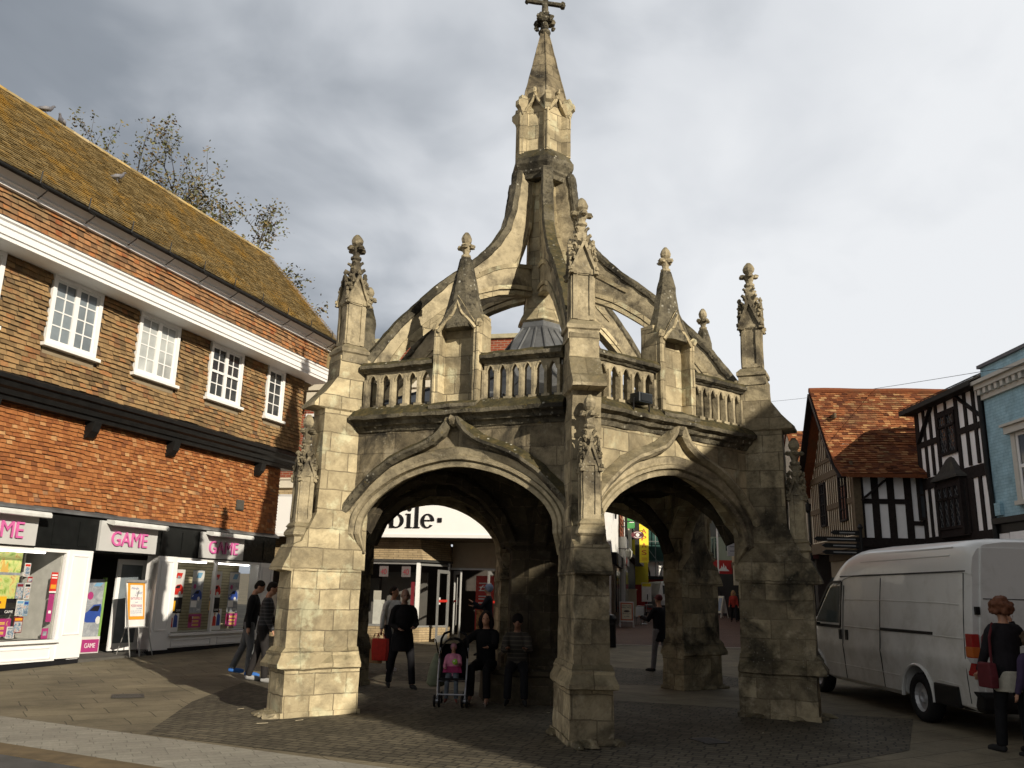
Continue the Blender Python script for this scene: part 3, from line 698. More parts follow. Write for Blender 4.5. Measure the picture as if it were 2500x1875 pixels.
# ---- shopfront
black=plain('fascia_black',(.010,.011,.011),.25,.2,5,bmp=.03,spec=.2)
fa=MB(); fa.box(-.06,X1,-.25,.03,2.28,2.99); 
for x in (.18,3.45,4.15,6.55,7.2,9.9): fa.box(x,x+.32,.03,.045,2.36,2.86)
fa.build('fascia',black,LB)
lf=MB(); lf.grid([[(x,y,z) for y,z in ((-.02,3.10),(.10,3.02),(.105,2.98),(.02,2.98))] for x in (-.1,X1)]); lf.build('fascia_flashing',M['lead'],LB)
sgrey=plain('sign_grey',(.50,.505,.50),.4,.04,3,bmp=.02); pink=plain('sign_pink',(.62,.13,.36),.35,.05,4,bmp=.02)
for (xr,xl,tx0,tx1) in ((1.45,3.13,1.72,2.86),(4.67,6.36,5.0,6.05),(7.94,9.65,8.27,9.35),(11.2,12.9,11.5,12.6)):
    s=MB(); s.box(xr,xl,.0,.10,2.30,2.93); so=s.build('shop_sign',sgrey,LB,bevel=.006)
    text('GAME',(tx1,.101,2.42),(-1,0,0),(0,0,1),tx1-tx0,.31,pink,'lettering',so,.035)
    b=MB(); b.grid([[(x,y,z) for y,z in ((.10,2.88),(.30,2.83),(.34,2.84),(.345,2.90),(.31,2.945),(.10,2.96))] for x in (xr-.08,xl-.12)]); b.build('sign_lamp',plain('lamp_white',(.62,.63,.62),.4),so,bevel=.01)
# white pilasters, stall risers, sills
wp=plain('shopfront_white',(.80,.80,.80),.35,.03,3,bmp=.03,spec=.5)
dk=plain('plinth_black',(.012,.012,.014),.6)
def pilaster(x0,x1,zb):
    s=MB(); s.box(x0,x1,-.3,.04,zb+.09,2.28)
    for q in (x0+.09,x1-.115): s.box(q,q+.025,.04,.055,.62,2.16)
    for z in (.60,2.15): s.box(x0+.09,x1-.09,.04,.054,z,z+.025)
    s.build('pilaster',wp,LB); 
pilaster(-.06,.55,.17); pilaster(3.86,4.46,.08); pilaster(6.42,7.02,.06); pilaster(10.6,11.2,0)
pb=MB(); pb.box(-.07,4.46,-.3,.025,-.1,.20); pb.build('plinth',dk,LB)
pb=MB(); pb.box(6.42,X1,-.3,.025,-.1,.12); pb.build('plinth',dk,LB)
def riser(x0,x1,zb,panels):
    s=MB(); s.box(x0,x1,-.2,.02,zb,.47); s.box(x0,x1,-.2,.10,.47,.53)
    w=(x1-x0)/panels
    for i in range(panels):
        a,b=x0+i*w+.12,x0+(i+1)*w-.12
        for z in (zb+.06,.36): s.box(a,b,.02,.035,z,z+.025)
        for q in (a,b-.025): s.box(q,q+.025,.02,.035,zb+.06,.385)
    s.build('stall_riser',wp,LB)
riser(.55,3.86,.17,2); riser(7.02,10.6,.10,2); riser(11.2,X1,.1,2)
def shopwin(x0,x1,mulls,name='shop_window'):
    f=MB(); 
    f.box(x0,x1,-.06,.02,2.21,2.28)
    for q in [x0,x1-.06]+mulls: f.box(q,q+.06,-.06,.02,.53,2.21)
    f.build(name,wp,LB)
shopwin(.55,3.86,[2.33]); shopwin(7.02,10.6,[]); shopwin(11.2,X1,[])
# window backs, floors and reveal panels of the display bays
slat=brickmat('slat_board',(.38,.35,.24),(.36,.33,.22),(.10,.09,.06),w=3,h=.075,ms=.006)
d=MB(); d.box(.5,3.9,-.75,-.70,.3,2.3); d.build('display_back',slat,LB)
inn=plain('shop_interior',(.05,.05,.048),.8); pan=plain('display_grey',(.42,.42,.39),.6)
d=MB(); d.box(6.5,X1,-3.0,-2.9,0,2.3); d.box(4.4,6.6,-3.6,-3.5,0,2.3); d.box(0,4.4,-3.6,-3.5,0,2.3); d.box(0,X1,-3.6,-.25,2.3,2.4); d.build('shop_back_wall',inn,LB)
d=MB(); d.box(.5,3.9,-.7,.0,.50,.53); d.box(7,X1,-1.2,0,.50,.53); d.build('display_floor',pan,LB)
d=MB(); d.box(7.06,7.10,-1.15,-.08,.53,2.25); d.box(6.96,7.06,-1.9,-.1,.1,2.28); d.build('display_panel',pan,LB)
d=MB(); d.box(7.35,7.39,-1.7,-.75,.53,2.25); d.build('display_panel',pan,LB)
gs=MB(); gl=newmat('clear_glass'); gb=gl[2]; gb.inputs['Base Color'].default_value=(1,1,1,1); gb.inputs['Roughness'].default_value=.02; gb.inputs['Transmission Weight'].default_value=1; gb.inputs['IOR'].default_value=1.0; gb.inputs['Alpha'].default_value=.12; gb.inputs['Specular IOR Level'].default_value=.9
CLEAR=gl[0]
for a,b in ((.6,3.8),(7.08,10.55),(11.2,14.9)):
    gs=MB(); gs.face([(a,-.03,.53),(b,-.03,.53),(b,-.03,2.21),(a,-.03,2.21)]); gs.build('shop_glass',CLEAR,LB)
lm,nt_,b_=newmat('strip_lamp'); b_.inputs['Emission Color'].default_value=(1,.95,.85,1); b_.inputs['Emission Strength'].default_value=5; b_.inputs['Base Color'].default_value=(.9,.9,.9,1)
for a,b in ((.75,2.1),(2.5,3.75),(7.4,8.8)):
    d=MB(); d.tube([(a,-.22,2.20),(b,-.22,2.20)],.025,6); d.build('strip_lamp',lm,LB)
# entrance: side returns, one door leaf shut back, one open
r=MB(); r.grid([[(4.46,.0,z),(4.46,-.2,z),(3.84,-.85,z),(3.7,-.85,z),(4.2,0,z)] for z in (.08,2.28)]); r.build('entrance_return',wp,LB); r=MB(); r.grid([[(6.42,0,z),(6.42,-.3,z),(6.62,-.95,z),(6.75,-.95,z),(6.7,0,z)] for z in (.06,2.28)]); r.build('entrance_return',wp,LB)
dl=MB(); A=V((3.86,-.86,.14)); B=V((4.68,-.95,.14)); u=(B-A).normalized(); nrm=V((u.y,-u.x,0)) 
for a,b,z0,z1 in ((0,.10,0,2.05),(.71,.81,0,2.05),(.10,.71,0,.16),(.10,.71,1.93,2.05)): dl.obox(A+u*(a+b)/2+V((0,0,(z0+z1)/2)),u*(b-a)/2,nrm*.025,V((0,0,(z1-z0)/2)))
do=dl.build('door',wp,LB)
dg=MB(); dg.obox(A+u*.405+V((0,0,1.05)),u*.31,nrm*.005,V((0,0,.9))); dg.build('pane',GLs[2],do)
hd=MB(); q=A+u*.14-nrm*.02
for sg in (1,-1):
    pass
hp_=[A+u*.06+V((0,.05,.92)),A+u*.06+V((0,.13,.92)),A+u*.06+V((0,.13,1.28)),A+u*.06+V((0,.05,1.28))]
hd.tube([hp_[0]+u*.0,hp_[1]+u*.14,hp_[2]+u*.14,hp_[3]],.018,6); hd.build('handle',M['black'],do)
dl=MB(); dl.obox((6.55,-1.2,1.1),(.03,0,0),(.03,.42,0),(0,0,1.02)); do=dl.build('door',wp,LB)
for z in (.5,1.0,1.2,1.75):
    h=MB(); h.lump((6.5,-.8,z),.025,.1); h.build('hinge',M['black'],do)
fl=MB(); fl.box(4.1,6.7,-3.5,0,.0,.10); fl.build('entrance_floor',plain('entrance_mat',(.09,.085,.075),.9,.2),LB)
# ---- things in and by the shop windows (each a thing of its own)
def lw(x,y,z): return LB.matrix_world@V((x,y,z))
bpy.context.view_layer.update()
LBM=LB.matrix_world.copy(); LRZ=LB.rotation_euler.z
pal={k:plain('print_'+k,c,.4,.08,5,bmp=0) for k,c in dict(silver=(.42,.45,.48),red=(.55,.03,.02),blue=(.03,.07,.30),black=(.015,.015,.018),yellow=(.75,.42,.02),magenta=(.36,.04,.17),white=(.78,.78,.77),green=(.22,.38,.10),lime=(.45,.55,.25),orange=(.75,.33,.03),sky=(.16,.33,.50),skin=(.45,.22,.13),ltgrey=(.60,.60,.58),dkred=(.20,.02,.03),gold=(.62,.40,.10)).items()}
def artmat(name,stops,sc):
    m,nt,b=newmat(name); co,tc,oi=objco(nt); nt.links.new(ramp(nt,noi(nt,co,sc,6,.65,1.2),stops),b.inputs['Base Color']); b.inputs['Roughness'].default_value=.4; return m
pal['art']=artmat('print_art',[(.25,(.03,.08,.02)),(.40,(.25,.38,.07)),(.5,(.50,.58,.22)),(.58,(.62,.55,.20)),(.66,(.45,.16,.05)),(.78,(.75,.76,.62))],4.5)
pal['art2']=artmat('print_cover',[(.3,(.02,.03,.05)),(.45,(.16,.25,.36)),(.55,(.55,.55,.52)),(.65,(.45,.12,.06)),(.8,(.70,.70,.68))],16)
pal['silver']=artmat('print_sky',[(.3,(.16,.18,.21)),(.5,(.28,.30,.33)),(.7,(.42,.44,.46))],5)
def poster(name,label,x,z0,w,h,base,items,y=-.10,group=None,cat='poster',rz=0):
    """flat print: x is its centre along the front, items are (polygon in 0..1, colour key) with u to the viewer's right"""
    t=thing(name,label,cat,LBM@V((x,y,z0)),LRZ+math.pi+rz,group)
    s=MB(); s.box(-w/2,w/2,-.006,.0,0,h); s.build('sheet',pal[base],t)
    for i,(nm,poly,cname) in enumerate(items):
        q=MB(); q.prism([(-w/2+a*w,b*h) for a,b in poly],(0,-.0065,0),(1,0,0),(0,0,1),(0,-1,0),0,.0012+.0005*i); q.build(nm,pal[cname],t)
    return t
def car(cname,x=.08,z=.30,sx=.84,sz=.28):
    P=lambda pts:[(x+a*sx,z+b*sz) for a,b in pts]
    return [('car_print',P([(0,.1),(.02,.45),(.2,.62),(.42,.95),(.75,1),(.95,.7),(1,.3),(.97,.08),(.8,0),(.2,0)]),cname),('car_glass_print',P([(.24,.62),(.44,.88),(.72,.92),(.66,.6)]),'black'),
      ('wheel_print',P([(.7+.12*math.cos(t),.12+.22*math.sin(t)) for t in [i*.628 for i in range(10)]]),'ltgrey'),('lamp_print',P([(.05,.38),(.18,.5),(.2,.4),(.08,.28)]),'white')]
def rc(a,b,c,d): return [(a,c),(b,c),(b,d),(a,d)]
disc=[('badge_print',[(.26+.12*math.cos(t),.62+.06*math.sin(t)) for t in [i*.628 for i in range(10)]],'magenta')]
def poster_red(x,lab): 
    t=poster('poster',lab,x,.98,.40,1.02,'ltgrey',car('red',.0,.42,1.0,.24)+[('ground_print',rc(0,1,0,.36),'black'),('price_print',rc(0,.42,.05,.28),'yellow'),('title_print',[(.2,.80),(.32,.92),(.8,.92),(.68,.80)],'red'),('title_print',rc(.36,.62,.79,.85),'silver')],y=-.12,group='car racing posters in the shop window')
    text('GAME',(.02,-.011,.04),(1,0,0),(0,0,1),.15,.05,pal['white'],'lettering',t,.002)
def poster_blue(x,lab):
    t=poster('poster',lab,x,.98,.42,1.02,'silver',[('sky_print',rc(0,1,.74,.98),'ltgrey'),('ground_print',rc(0,1,0,.30),'silver')]+car('blue',.05,.30,.9,.24)+disc+[('title_print',[(.3,.82),(.45,.95),(.85,.95),(.7,.82)],'sky'),('panel_print',rc(.05,.55,.13,.28),'white')],y=-.12,group='car racing posters in the shop window')
    text('GAME',(.03,-.011,.05),(1,0,0),(0,0,1),.14,.05,pal['white'],'lettering',t,.002)
poster_red(3.55,'red car poster at the left end of the window beside the doorway'); poster_blue(2.85,'silver and blue car poster over a price board, left of the white window bar')
poster_red(2.15,'red car poster half hidden by the white upright bar of the window'); poster_blue(1.42,'silver and blue car poster nearest the hooded man at the right end of the window')
def board(x,lab,y=-.12,z=.63,w=.46,h=.32):
    t=poster('price_board',lab,x,z,w,h,'magenta',[('text_print',rc(.34,.80,q,q+.07),'gold') for q in (.74,.66,.47,.39,.20,.12)]+[('badge_print',[(.13+.12*math.cos(t_),.62+.26*math.sin(t_)) for t_ in [i*.628 for i in range(10)]],'dkred')],y=y,cat='price board',group='magenta price boards')
    for i,ch in enumerate('123'): text(ch,(-w/2+.27*w,-.011,h*(.66-.27*i)),(1,0,0),(0,0,1),.02,.055,pal['white'],'lettering',t,.002)
    text('£',(w*.34,-.011,h*.62),(1,0,0),(0,0,1),.04,.08,pal['gold'],'lettering',t,.002)
board(2.82,'magenta price board under the blue car poster left of the window bar'); board(1.40,'magenta price board under the rightmost blue car poster')
def people_poster(x,lab):
    poster('poster',lab,x,.55,.36,.52,'white',[('figure_print',[(.06,.2),(.1,.62),(.25,.7),(.42,.6),(.46,.2)],'red'),('figure_print',[(.5,.2),(.52,.7),(.66,.8),(.86,.68),(.9,.2)],'blue'),('face_print',[(.68+.09*math.cos(t),.87+.08*math.sin(t)) for t in [i*.785 for i in range(8)]],'skin'),('face_print',[(.26+.08*math.cos(t),.76+.07*math.sin(t)) for t in [i*.785 for i in range(8)]],'skin')],y=-.12,group='small player posters')
people_poster(3.58,'small poster of two sportsmen at the bottom left of the window'); people_poster(2.0,'small sportsman poster just right of the white window bar')
t=poster('hanging_banner','green and yellow action banner hanging inside the left shop window','banner' and 8.15,1.22,.72,1.0,'art',[('art_print',[(.38,.58),(.44,.86),(.5,.66),(.58,.78),(.62,.56)],'gold'),('art_print',rc(0,1,.52,.57),'silver'),('ground_print',rc(0,1,0,.08),'black')],y=-.35,cat='banner')
poster('price_card','yellow price card across the foot of the green banner',8.32,1.12,.55,.22,'yellow',[('text_print',rc(.1,.8,.4,.6),'dkred')],y=-.30,cat='price card')
t=poster('price_strip','black strip with white lettering under the green banner',8.15,1.0,.72,.11,'black',[('text_print',rc(.04,.5,.3,.6),'ltgrey')],y=-.32,cat='sign'); text('GAME',(.12,-.009,.03),(1,0,0),(0,0,1),.18,.05,pal['white'],'lettering',t,.002)
board(8.2,'large magenta price board low in the left shop window',-.30,.60,.66,.33)
for i,(x,z,w,h,c1,c2,lab) in enumerate([(7.74,.98,.17,.30,'ltgrey','sky','blue and white game case beside the banner'),(7.60,.98,.11,.28,'sky','blue','pale blue game case nearest the grey panel'),(7.80,1.30,.16,.30,'silver','dkred','grey game case on the middle shelf by the banner'),(7.63,1.30,.14,.30,'ltgrey','black','pale game case inside the white shelf frame'),(7.70,1.72,.14,.26,'ltgrey','red','white card with a red mark, highest by the banner'),(7.60,1.62,.10,.10,'red','dkred','small red box on top of the shelf frame'),(7.72,.66,.20,.30,'dkred','orange','dark red game case right of the price board'),(7.86,.56,.18,.22,'ltgrey','silver','grey game case lowest in the left window')]):
    poster('game_case',lab,x,z,w,h,c1,[('art_print',rc(.06,.94,.05,.70),'art2'),('title_print',rc(.1,.9,.76,.92),c2)],y=-.28,cat='game case',group='game cases stacked in the left window')
poster('notice','red and white notice stuck inside the glass by the white pilaster',7.22,1.42,.16,.40,'red',[('text_print',rc(.1,.9,.82,.9),'white'),('text_print',rc(.1,.9,.70,.76),'white'),('price_print',rc(.1,.9,.2,.4),'orange'),('text_print',rc(0,1,0,.08),'white')],y=-.07,cat='notice')
poster('strip_poster','narrow magenta strip poster under the red notice',7.22,.86,.13,.54,'magenta',[('text_print',rc(.25,.75,.3,.4),'white')],y=-.07,cat='poster')
poster('leaflet','small pink leaflet at the foot of the window by the pilaster',7.26,.54,.15,.20,'magenta',[('text_print',rc(.2,.8,.3,.7),'silver')],y=-.07,cat='leaflet')
# free-standing display sign in the doorway
t=thing('display_stand','silver display stand with a blue car print standing in the shop doorway','display stand',LBM@V((5.02,-1.2,.10)),LRZ+math.pi-.1)
s=MB(); s.box(-.25,.25,-.1,.1,0,.36); s.build('base',pal['ltgrey'],t,bevel=.01)
s=MB(); s.box(-.24,.24,-.03,.03,.36,1.62); s.build('panel',pal['silver'],t,bevel=.005)
s=MB(); s.box(.24,.28,-.05,.05,.36,1.66); s.build('edge',pal['green'],t)
for i,(nm,poly,cn) in enumerate(car('blue',.02,.22,1.25,.34)[:3]):
    s=MB(); s.prism([(-.23+min(a,1)*.46,.40+b*1.2) for a,b in poly],(0,-.031,0),(1,0,0),(0,0,1),(0,-1,0),0,.002+.001*i); s.build(nm,pal[cn],t)
s=MB(); s.prism([(-.1+.08*math.cos(q),1.25+.09*math.sin(q)) for q in [i*.628 for i in range(10)]],(0,-.031,0),(1,0,0),(0,0,1),(0,-1,0),0,.003); s.build('badge_print',pal['magenta'],t)
s=MB(); s.prism([(-.05,1.46),(.02,1.54),(.2,1.54),(.13,1.46)],(0,-.031,0),(1,0,0),(0,0,1),(0,-1,0),0,.003); s.build('title_print',pal['sky'],t)
s=MB(); s.box(-.22,.22,-.112,-.10,.03,.30); s.build('plate',pal['magenta'],t); text('GAME',(-.15,-.1125,.12),(1,0,0),(0,0,1),.28,.10,pal['white'],'lettering',t,.003)
# flip-chart easel
t=thing('flipchart_easel','white flipchart easel with an orange bordered handwritten sheet outside the door','easel',LBM@V((4.92,.10,.09)),LRZ+math.pi+.12)
s=MB(); Mx=Matrix.Rotation(R_(-7),4,'X')
def tp(p): return Mx@V(p)
s.grid([[tp((-.34,y,.62)),tp((.34,y,.62)),tp((.34,y,1.60)),tp((-.34,y,1.60))] for y in (0,.02)]); s.build('board',pal['white'],t)
s=MB(); s.grid([[tp((-.35,y,1.58)),tp((.35,y,1.58)),tp((.35,y,1.64)),tp((-.35,y,1.64))] for y in (-.03,.03)]); s.grid([[tp((-.36,y,.60)),tp((.36,y,.60)),tp((.36,y,.625)),tp((-.36,y,.625))] for y in (-.05,.025)]); s.build('clamp_bar',plain('easel_grey',(.25,.25,.25),.5),t)
s=MB(); s.grid([[tp((-.30,y,.78)),tp((.30,y,.78)),tp((.30,y,1.58)),tp((-.30,y,1.58))] for y in (-.008,-.003)]); so_=s.build('border_sheet',pal['orange'],t)
s=MB(); s.grid([[tp((-.22,y,.85)),tp((.24,y,.85)),tp((.22,y,1.53)),tp((-.22,y,1.53))] for y in (-.012,-.009)]); so_=s.build('paper',pal['white'],t)
ink=plain('ink_blue',(.12,.12,.30),.6); ink2=plain('ink_red',(.40,.06,.12),.6)
for (tx,x,z,w,h,mt) in (('Midnight',-.18,1.42,.26,.06,ink),('Launch!',-.02,1.33,.22,.06,ink),('for',-.06,1.29,.05,.03,ink),('BATTLEFIELD 3',-.20,1.21,.38,.055,ink2),('and',-.04,1.14,.08,.03,ink),('MODERN WARFARE',-.19,1.05,.38,.055,ink2),('3 at GAME',.0,1.0,.2,.03,ink),('pre order now for the night',-.2,.95,.38,.025,ink),('doors open from late evening',-.2,.91,.38,.025,ink)):
    text(tx,tp((x,-.0125,z)),(1,0,0),Mx@V((0,0,1)),w,h,mt,'lettering',so_,.001)
for sx in (-1,1):
    s=MB(); s.tube([tp((sx*.34,.02,1.6)),(sx*.40,-.16,0)] if sx<0 else [(sx*.22,-.07,.62),(sx*.33,-.20,0)],.013,6); s.build('leg',plain('easel_tube',(.45,.45,.44),.35,metal=.6),t)
s=MB(); s.tube([(.0,.0,.62),(-.08,-.16,0)],.013,6); s.build('leg',bpy.data.materials['easel_tube'],t)
s=MB(); s.tube([(0,.1,1.4),(.1,.55,0)],.013,6); s.build('leg',bpy.data.materials['easel_tube'],t)
# pigeons
pg=plain('pigeon_grey',(.12,.12,.14),.7,.3,30)
def pigeon(lab,x,y,z,rz):
    t=thing('pigeon',lab,'pigeon',LBM@V((x,y,z)),LRZ+rz,'pigeons on the roof')
    b=MB(); b.tube([(-.20,0,.06),(-.12,0,.10),(-.02,0,.13),(.07,0,.15),(.11,0,.19),(.125,0,.235),(.15,0,.25),(.185,0,.24)],[(.012,.03),(.035,.05),(.065,.065),(.06,.062),(.035,.035),(.03,.03),(.028,.026),(.004,.004)],8)
    b.tube([(0,.025,.07),(.01,.025,0),(.04,.03,0)],.007,5); b.tube([(0,-.025,.07),(.01,-.025,0),(.04,-.03,0)],.007,5)
    b.build('body',pg,t,smooth=True)
    for sg in (-1,1):
        w=MB(); w.tube([(.05,sg*.055,.14),(-.03,sg*.068,.12),(-.14,sg*.03,.085)],[(.02,.04),(.014,.05),(.006,.02)],6); w.build('wing',plain('wing_grey',(.2,.2,.22),.7),t,smooth=True)
pigeon('upper of two grey pigeons on the roof ridge',7.85,-1.72,12.06,2.6); pigeon('lower of two grey pigeons on the roof ridge',7.45,-1.66,11.95,.4)
pigeon('lone pigeon halfway down the mossy tiled roof',6.65,-.58,10.78,2.2)
# ------------------------------------------------------------------ brick and stone shop building behind the cross
BB=thing('brick_shop_building','red brick and stone building with a broad white shop fascia behind the cross','building',(-4.0,26.1,0),math.atan2(-.215,.977))
# local: x right, y away from the viewer, z up
def clampx(x): return x
XL,XR=-5.2,6.65
redb=brickmat('red_brick',(.30,.075,.035),(.22,.055,.03),(.30,.25,.19),.225,.075,.009)
beige=brickmat('beige_brick',(.42,.33,.20),(.34,.26,.15),(.20,.155,.10),.30,.065,.008)
pst=plain('portland_stone',(.60,.55,.45),.8,.08,3,bmp=.2,dirt=(.30,.27,.21,.5))
m=MB(); m.box(XL,XR,.0,7,4.99,7.30); m.box(XL,XR,.0,7,8.0,9.32); o=m.build('brick_wall',redb,BB)
m=MB(); m.box(XL,XR,-.06,6,7.30,7.80); m.box(XL,XR,-.10,6,7.30,7.36); m.box(XL,XR,-.14,6,7.80,8.02); m.build('stone_frieze',pst,BB,bevel=.01)
m=MB(); m.grid([[(x,y,z) for y,z in ((.05,8.02),(-.20,8.10),(-.30,8.20),(-.38,8.30),(-.40,8.46),(.05,8.50))] for x in (XL,XR)]); m.build('cornice',pst,BB)
m=MB(); m.grid([[(x,y,z) for y,z in ((.05,8.47),(-.42,8.462),(-.43,8.48),(.05,8.58))] for x in (XL,XR)]); m.build('cornice_lead',M['lead'],BB)
m=MB(); m.box(XL,XR,-.08,.4,9.32,9.46); m.build('parapet_coping',plain('coping_lichen',(.36,.33,.22),.9,.25,5,bmp=.4),BB,bevel=.01)
m=MB(); m.box(XL,XR,-.12,.3,4.68,4.99); m.box(XL,XR,-.16,.3,4.93,4.985); m.build('stone_band',pst,BB,bevel=.008)
m=MB(); m.box(XL,XR,-.02,.3,4.42,4.68); m.build('beige_panel',beige,BB)
# sash windows of the first floor
for x0 in (-2.62,1.2,4.2):
    f=MB(); z0,z1=5.02,7.05; w=1.1
    for a,b,c,d in ((0,.09,z0,z1),(w-.09,w,z0,z1),(.09,w-.09,z1-.09,z1),(.09,w-.09,z0,z0+.08),(.09,w-.09,6.03,6.09)): f.box(x0+a,x0+b,-.05,.05,c,d)
    for q in (.37,.73): f.box(x0+q-.012,x0+q+.012,-.03,.04,z0+.08,z1-.09)
    for zz in (5.4,5.72,6.4,6.72): f.box(x0+.09,x0+w-.09,-.028,.04,zz-.012,zz+.012)
    wo=f.build('window_frame',mull,BB); p=MB(); p.box(x0+.09,x0+w-.09,-.012,-.002,z0+.08,z1-.09); p.build('pane',GLs[0],wo)
    h=MB(); h.prism([(0,0),(w,0),(w+.12,.22),(-.12,.22)],(x0,-.006,z1),(1,0,0),(0,0,1),(0,-1,0),0,.012); h.build('window_head',redb,wo)
# fascia with canopy soffit
m=MB(); m.box(-3.9,5.5,-.52,.0,3.20,4.40); m.build('fascia',plain('fascia_white',(.86,.86,.85),.35,.015,2,bmp=.01),BB)
m=MB(); m.box(-3.9,5.5,-.545,-.52,3.155,3.25); m.box(-3.9,5.5,-.54,-.52,4.38,4.42); m.build('fascia_trim',mull,BB)
m=MB(); m.box(-3.9,5.5,-.5,2.6,3.14,3.19); m.build('soffit',plain('soffit_brown',(.14,.11,.075),.8,.1),BB)
# serif lettering: bile. with a square stop
ser=plain('sign_black',(.012,.012,.013),.4); L=MB(); Y=-.53; D=.02
def rect_(a,b,c,d): L.prism([(a,c),(b,c),(b,d),(a,d)],(0,Y,0),(1,0,0),(0,0,1),(0,-1,0),0,D)
def bowl(cx,cz,rx,rz,a0=0,a1=360,thick=.11,thin=.035):
    n=40; out=[];inn=[]
    for i in range(n+1):
        a=R_(a0+(a1-a0)*i/n); out.append((cx+rx*math.cos(a),cz+rz*math.sin(a))); inn.append((cx+(rx-thick)*math.cos(a),cz+(rz-thin)*math.sin(a)))
    for i in range(n): L.prism([out[i],out[i+1],inn[i+1],inn[i]],(0,Y,0),(1,0,0),(0,0,1),(0,-1,0),0,D)
zb=3.43; xh=.42; asc=.66
rect_(.60,.72,zb,zb+asc); rect_(.54,.66,zb+asc-.03,zb+asc); bowl(.80,zb+xh/2,.24,xh/2)
rect_(1.14,1.25,zb,zb+xh); rect_(1.09,1.30,zb,zb+.03); rect_(1.09,1.2,zb+xh-.03,zb+xh); L.lathe([(.07,0),(.07,.02)],(1.19,Y,zb+.55),12,'y')
rect_(1.38,1.49,zb,zb+asc); rect_(1.33,1.54,zb,zb+.03); rect_(1.33,1.44,zb+asc-.03,zb+asc)
bowl(1.77,zb+xh/2,.21,xh/2,0,322); rect_(1.62,1.95,zb+xh/2-.005,zb+xh/2+.03)
rect_(2.08,2.21,zb+.17,zb+.30)
bowl(.20,zb+xh/2,.25,xh/2); 
for a in (-.95,-.62,-.28): rect_(a-.06,a+.06,zb,zb+asc*.95)
L.build('fascia_lettering',ser,BB)
# shop window bay on the left with its splayed end, brick apron and stall riser
def splay(mb,z0,z1,o0,o1,e0,e1):
    mb.grid([[(-3.9,.3,z),(-3.9,o,z),(1.42+e,o,z),(2.0+e,.95,z),(2.0+e,1.2,z),(-3.9,1.2,z)] for z,o,e in ((z0,o0,e0),(z1,o1,e1))])
m=MB(); splay(m,2.54,3.14,-.04,-.04,.10,.0); m.build('brick_apron',beige,BB)
m=MB(); splay(m,2.47,2.54,-.05,-.05,.11,.11); m.build('apron_trim',plain('alu_dark',(.08,.08,.075),.4,metal=.5),BB)
m=MB(); splay(m,.05,.60,0,0,.08,.08); m.build('stall_riser',beige,BB)
alu=plain('aluminium',(.30,.30,.29),.35,.05,4,metal=.4)
m=MB(); m.box(-3.9,1.42,.0,.06,.60,.66); m.box(-3.9,1.42,.0,.06,2.40,2.47); m.box(-1.9,-1.84,.0,.06,.66,2.4)
for x in (-3.9,): m.box(x,x+.06,0,.06,.66,2.4)
m.build('window_frame',alu,BB)
m=MB(); m.box(1.33,1.44,-.01,.08,.60,2.47); m.build('corner_post',plain('post_white',(.82,.82,.80),.35,.02),BB)
m=MB(); A=V((1.44,.03,0));B=V((2.06,.95,0))
for z in (.62,2.40): m.bar(A+V((0,0,z)),B+V((0,0,z)),.05,.06)
m.bar(B+V((0,0,.6)),B+V((0,0,2.47)),.06,.06); m.build('splay_frame',alu,BB)
m=MB(); m.face([(-3.84,.03,.66),(1.33,.03,.66),(1.33,.03,2.4),(-3.84,.03,2.4)]); m.build('shop_glass',CLEAR,BB)
m=MB(); m.face([A+V((0,0,.66)),B+V((0,0,.66)),B+V((0,0,2.4)),A+V((0,0,2.4))]); m.build('splay_glass',CLEAR,BB)
dkin=plain('shop_dim',(.06,.052,.045),.8,.2)
m=MB(); m.box(-3.9,5.5,5.0,5.1,0,3.2); m.box(-3.9,-3.85,.1,5,0,3.2); m.box(-3.9,5.5,.1,5,.10,.16); m.build('shop_back',dkin,BB)
m=MB(); m.box(-.3,1.2,1.5,1.6,.5,2.2); m.box(-2.5,-.5,1.8,1.9,.5,2.0); m.build('display_board',plain('display_dim',(.12,.115,.105),.6),BB)
for x in (.25,.95):
    m=MB(); m.box(x-.12,x+.16,.10,.11,2.03,2.36); q=m.build('window_bill',plain('bill_pale',(.12,.10,.10),.6),BB); text('40',(x-.07,.098,2.1),(1,0,0),(0,0,1),.18,.16,pal['dkred'],'lettering',q,.004)
m=MB(); m.box(.95,1.0,.7,.9,.8,1.9); m.build('red_banner',plain('dim_red',(.16,.012,.02),.6),BB)
m=MB(); m.box(.0,.28,.10,.30,.62,1.35); m.build('counter',plain('counter_white',(.5,.5,.45),.4),BB)
m=MB(); m.box(-.02,.22,.12,.14,1.35,1.62); m.build('till_card',plain('card_pale',(.40,.38,.32),.6),BB)
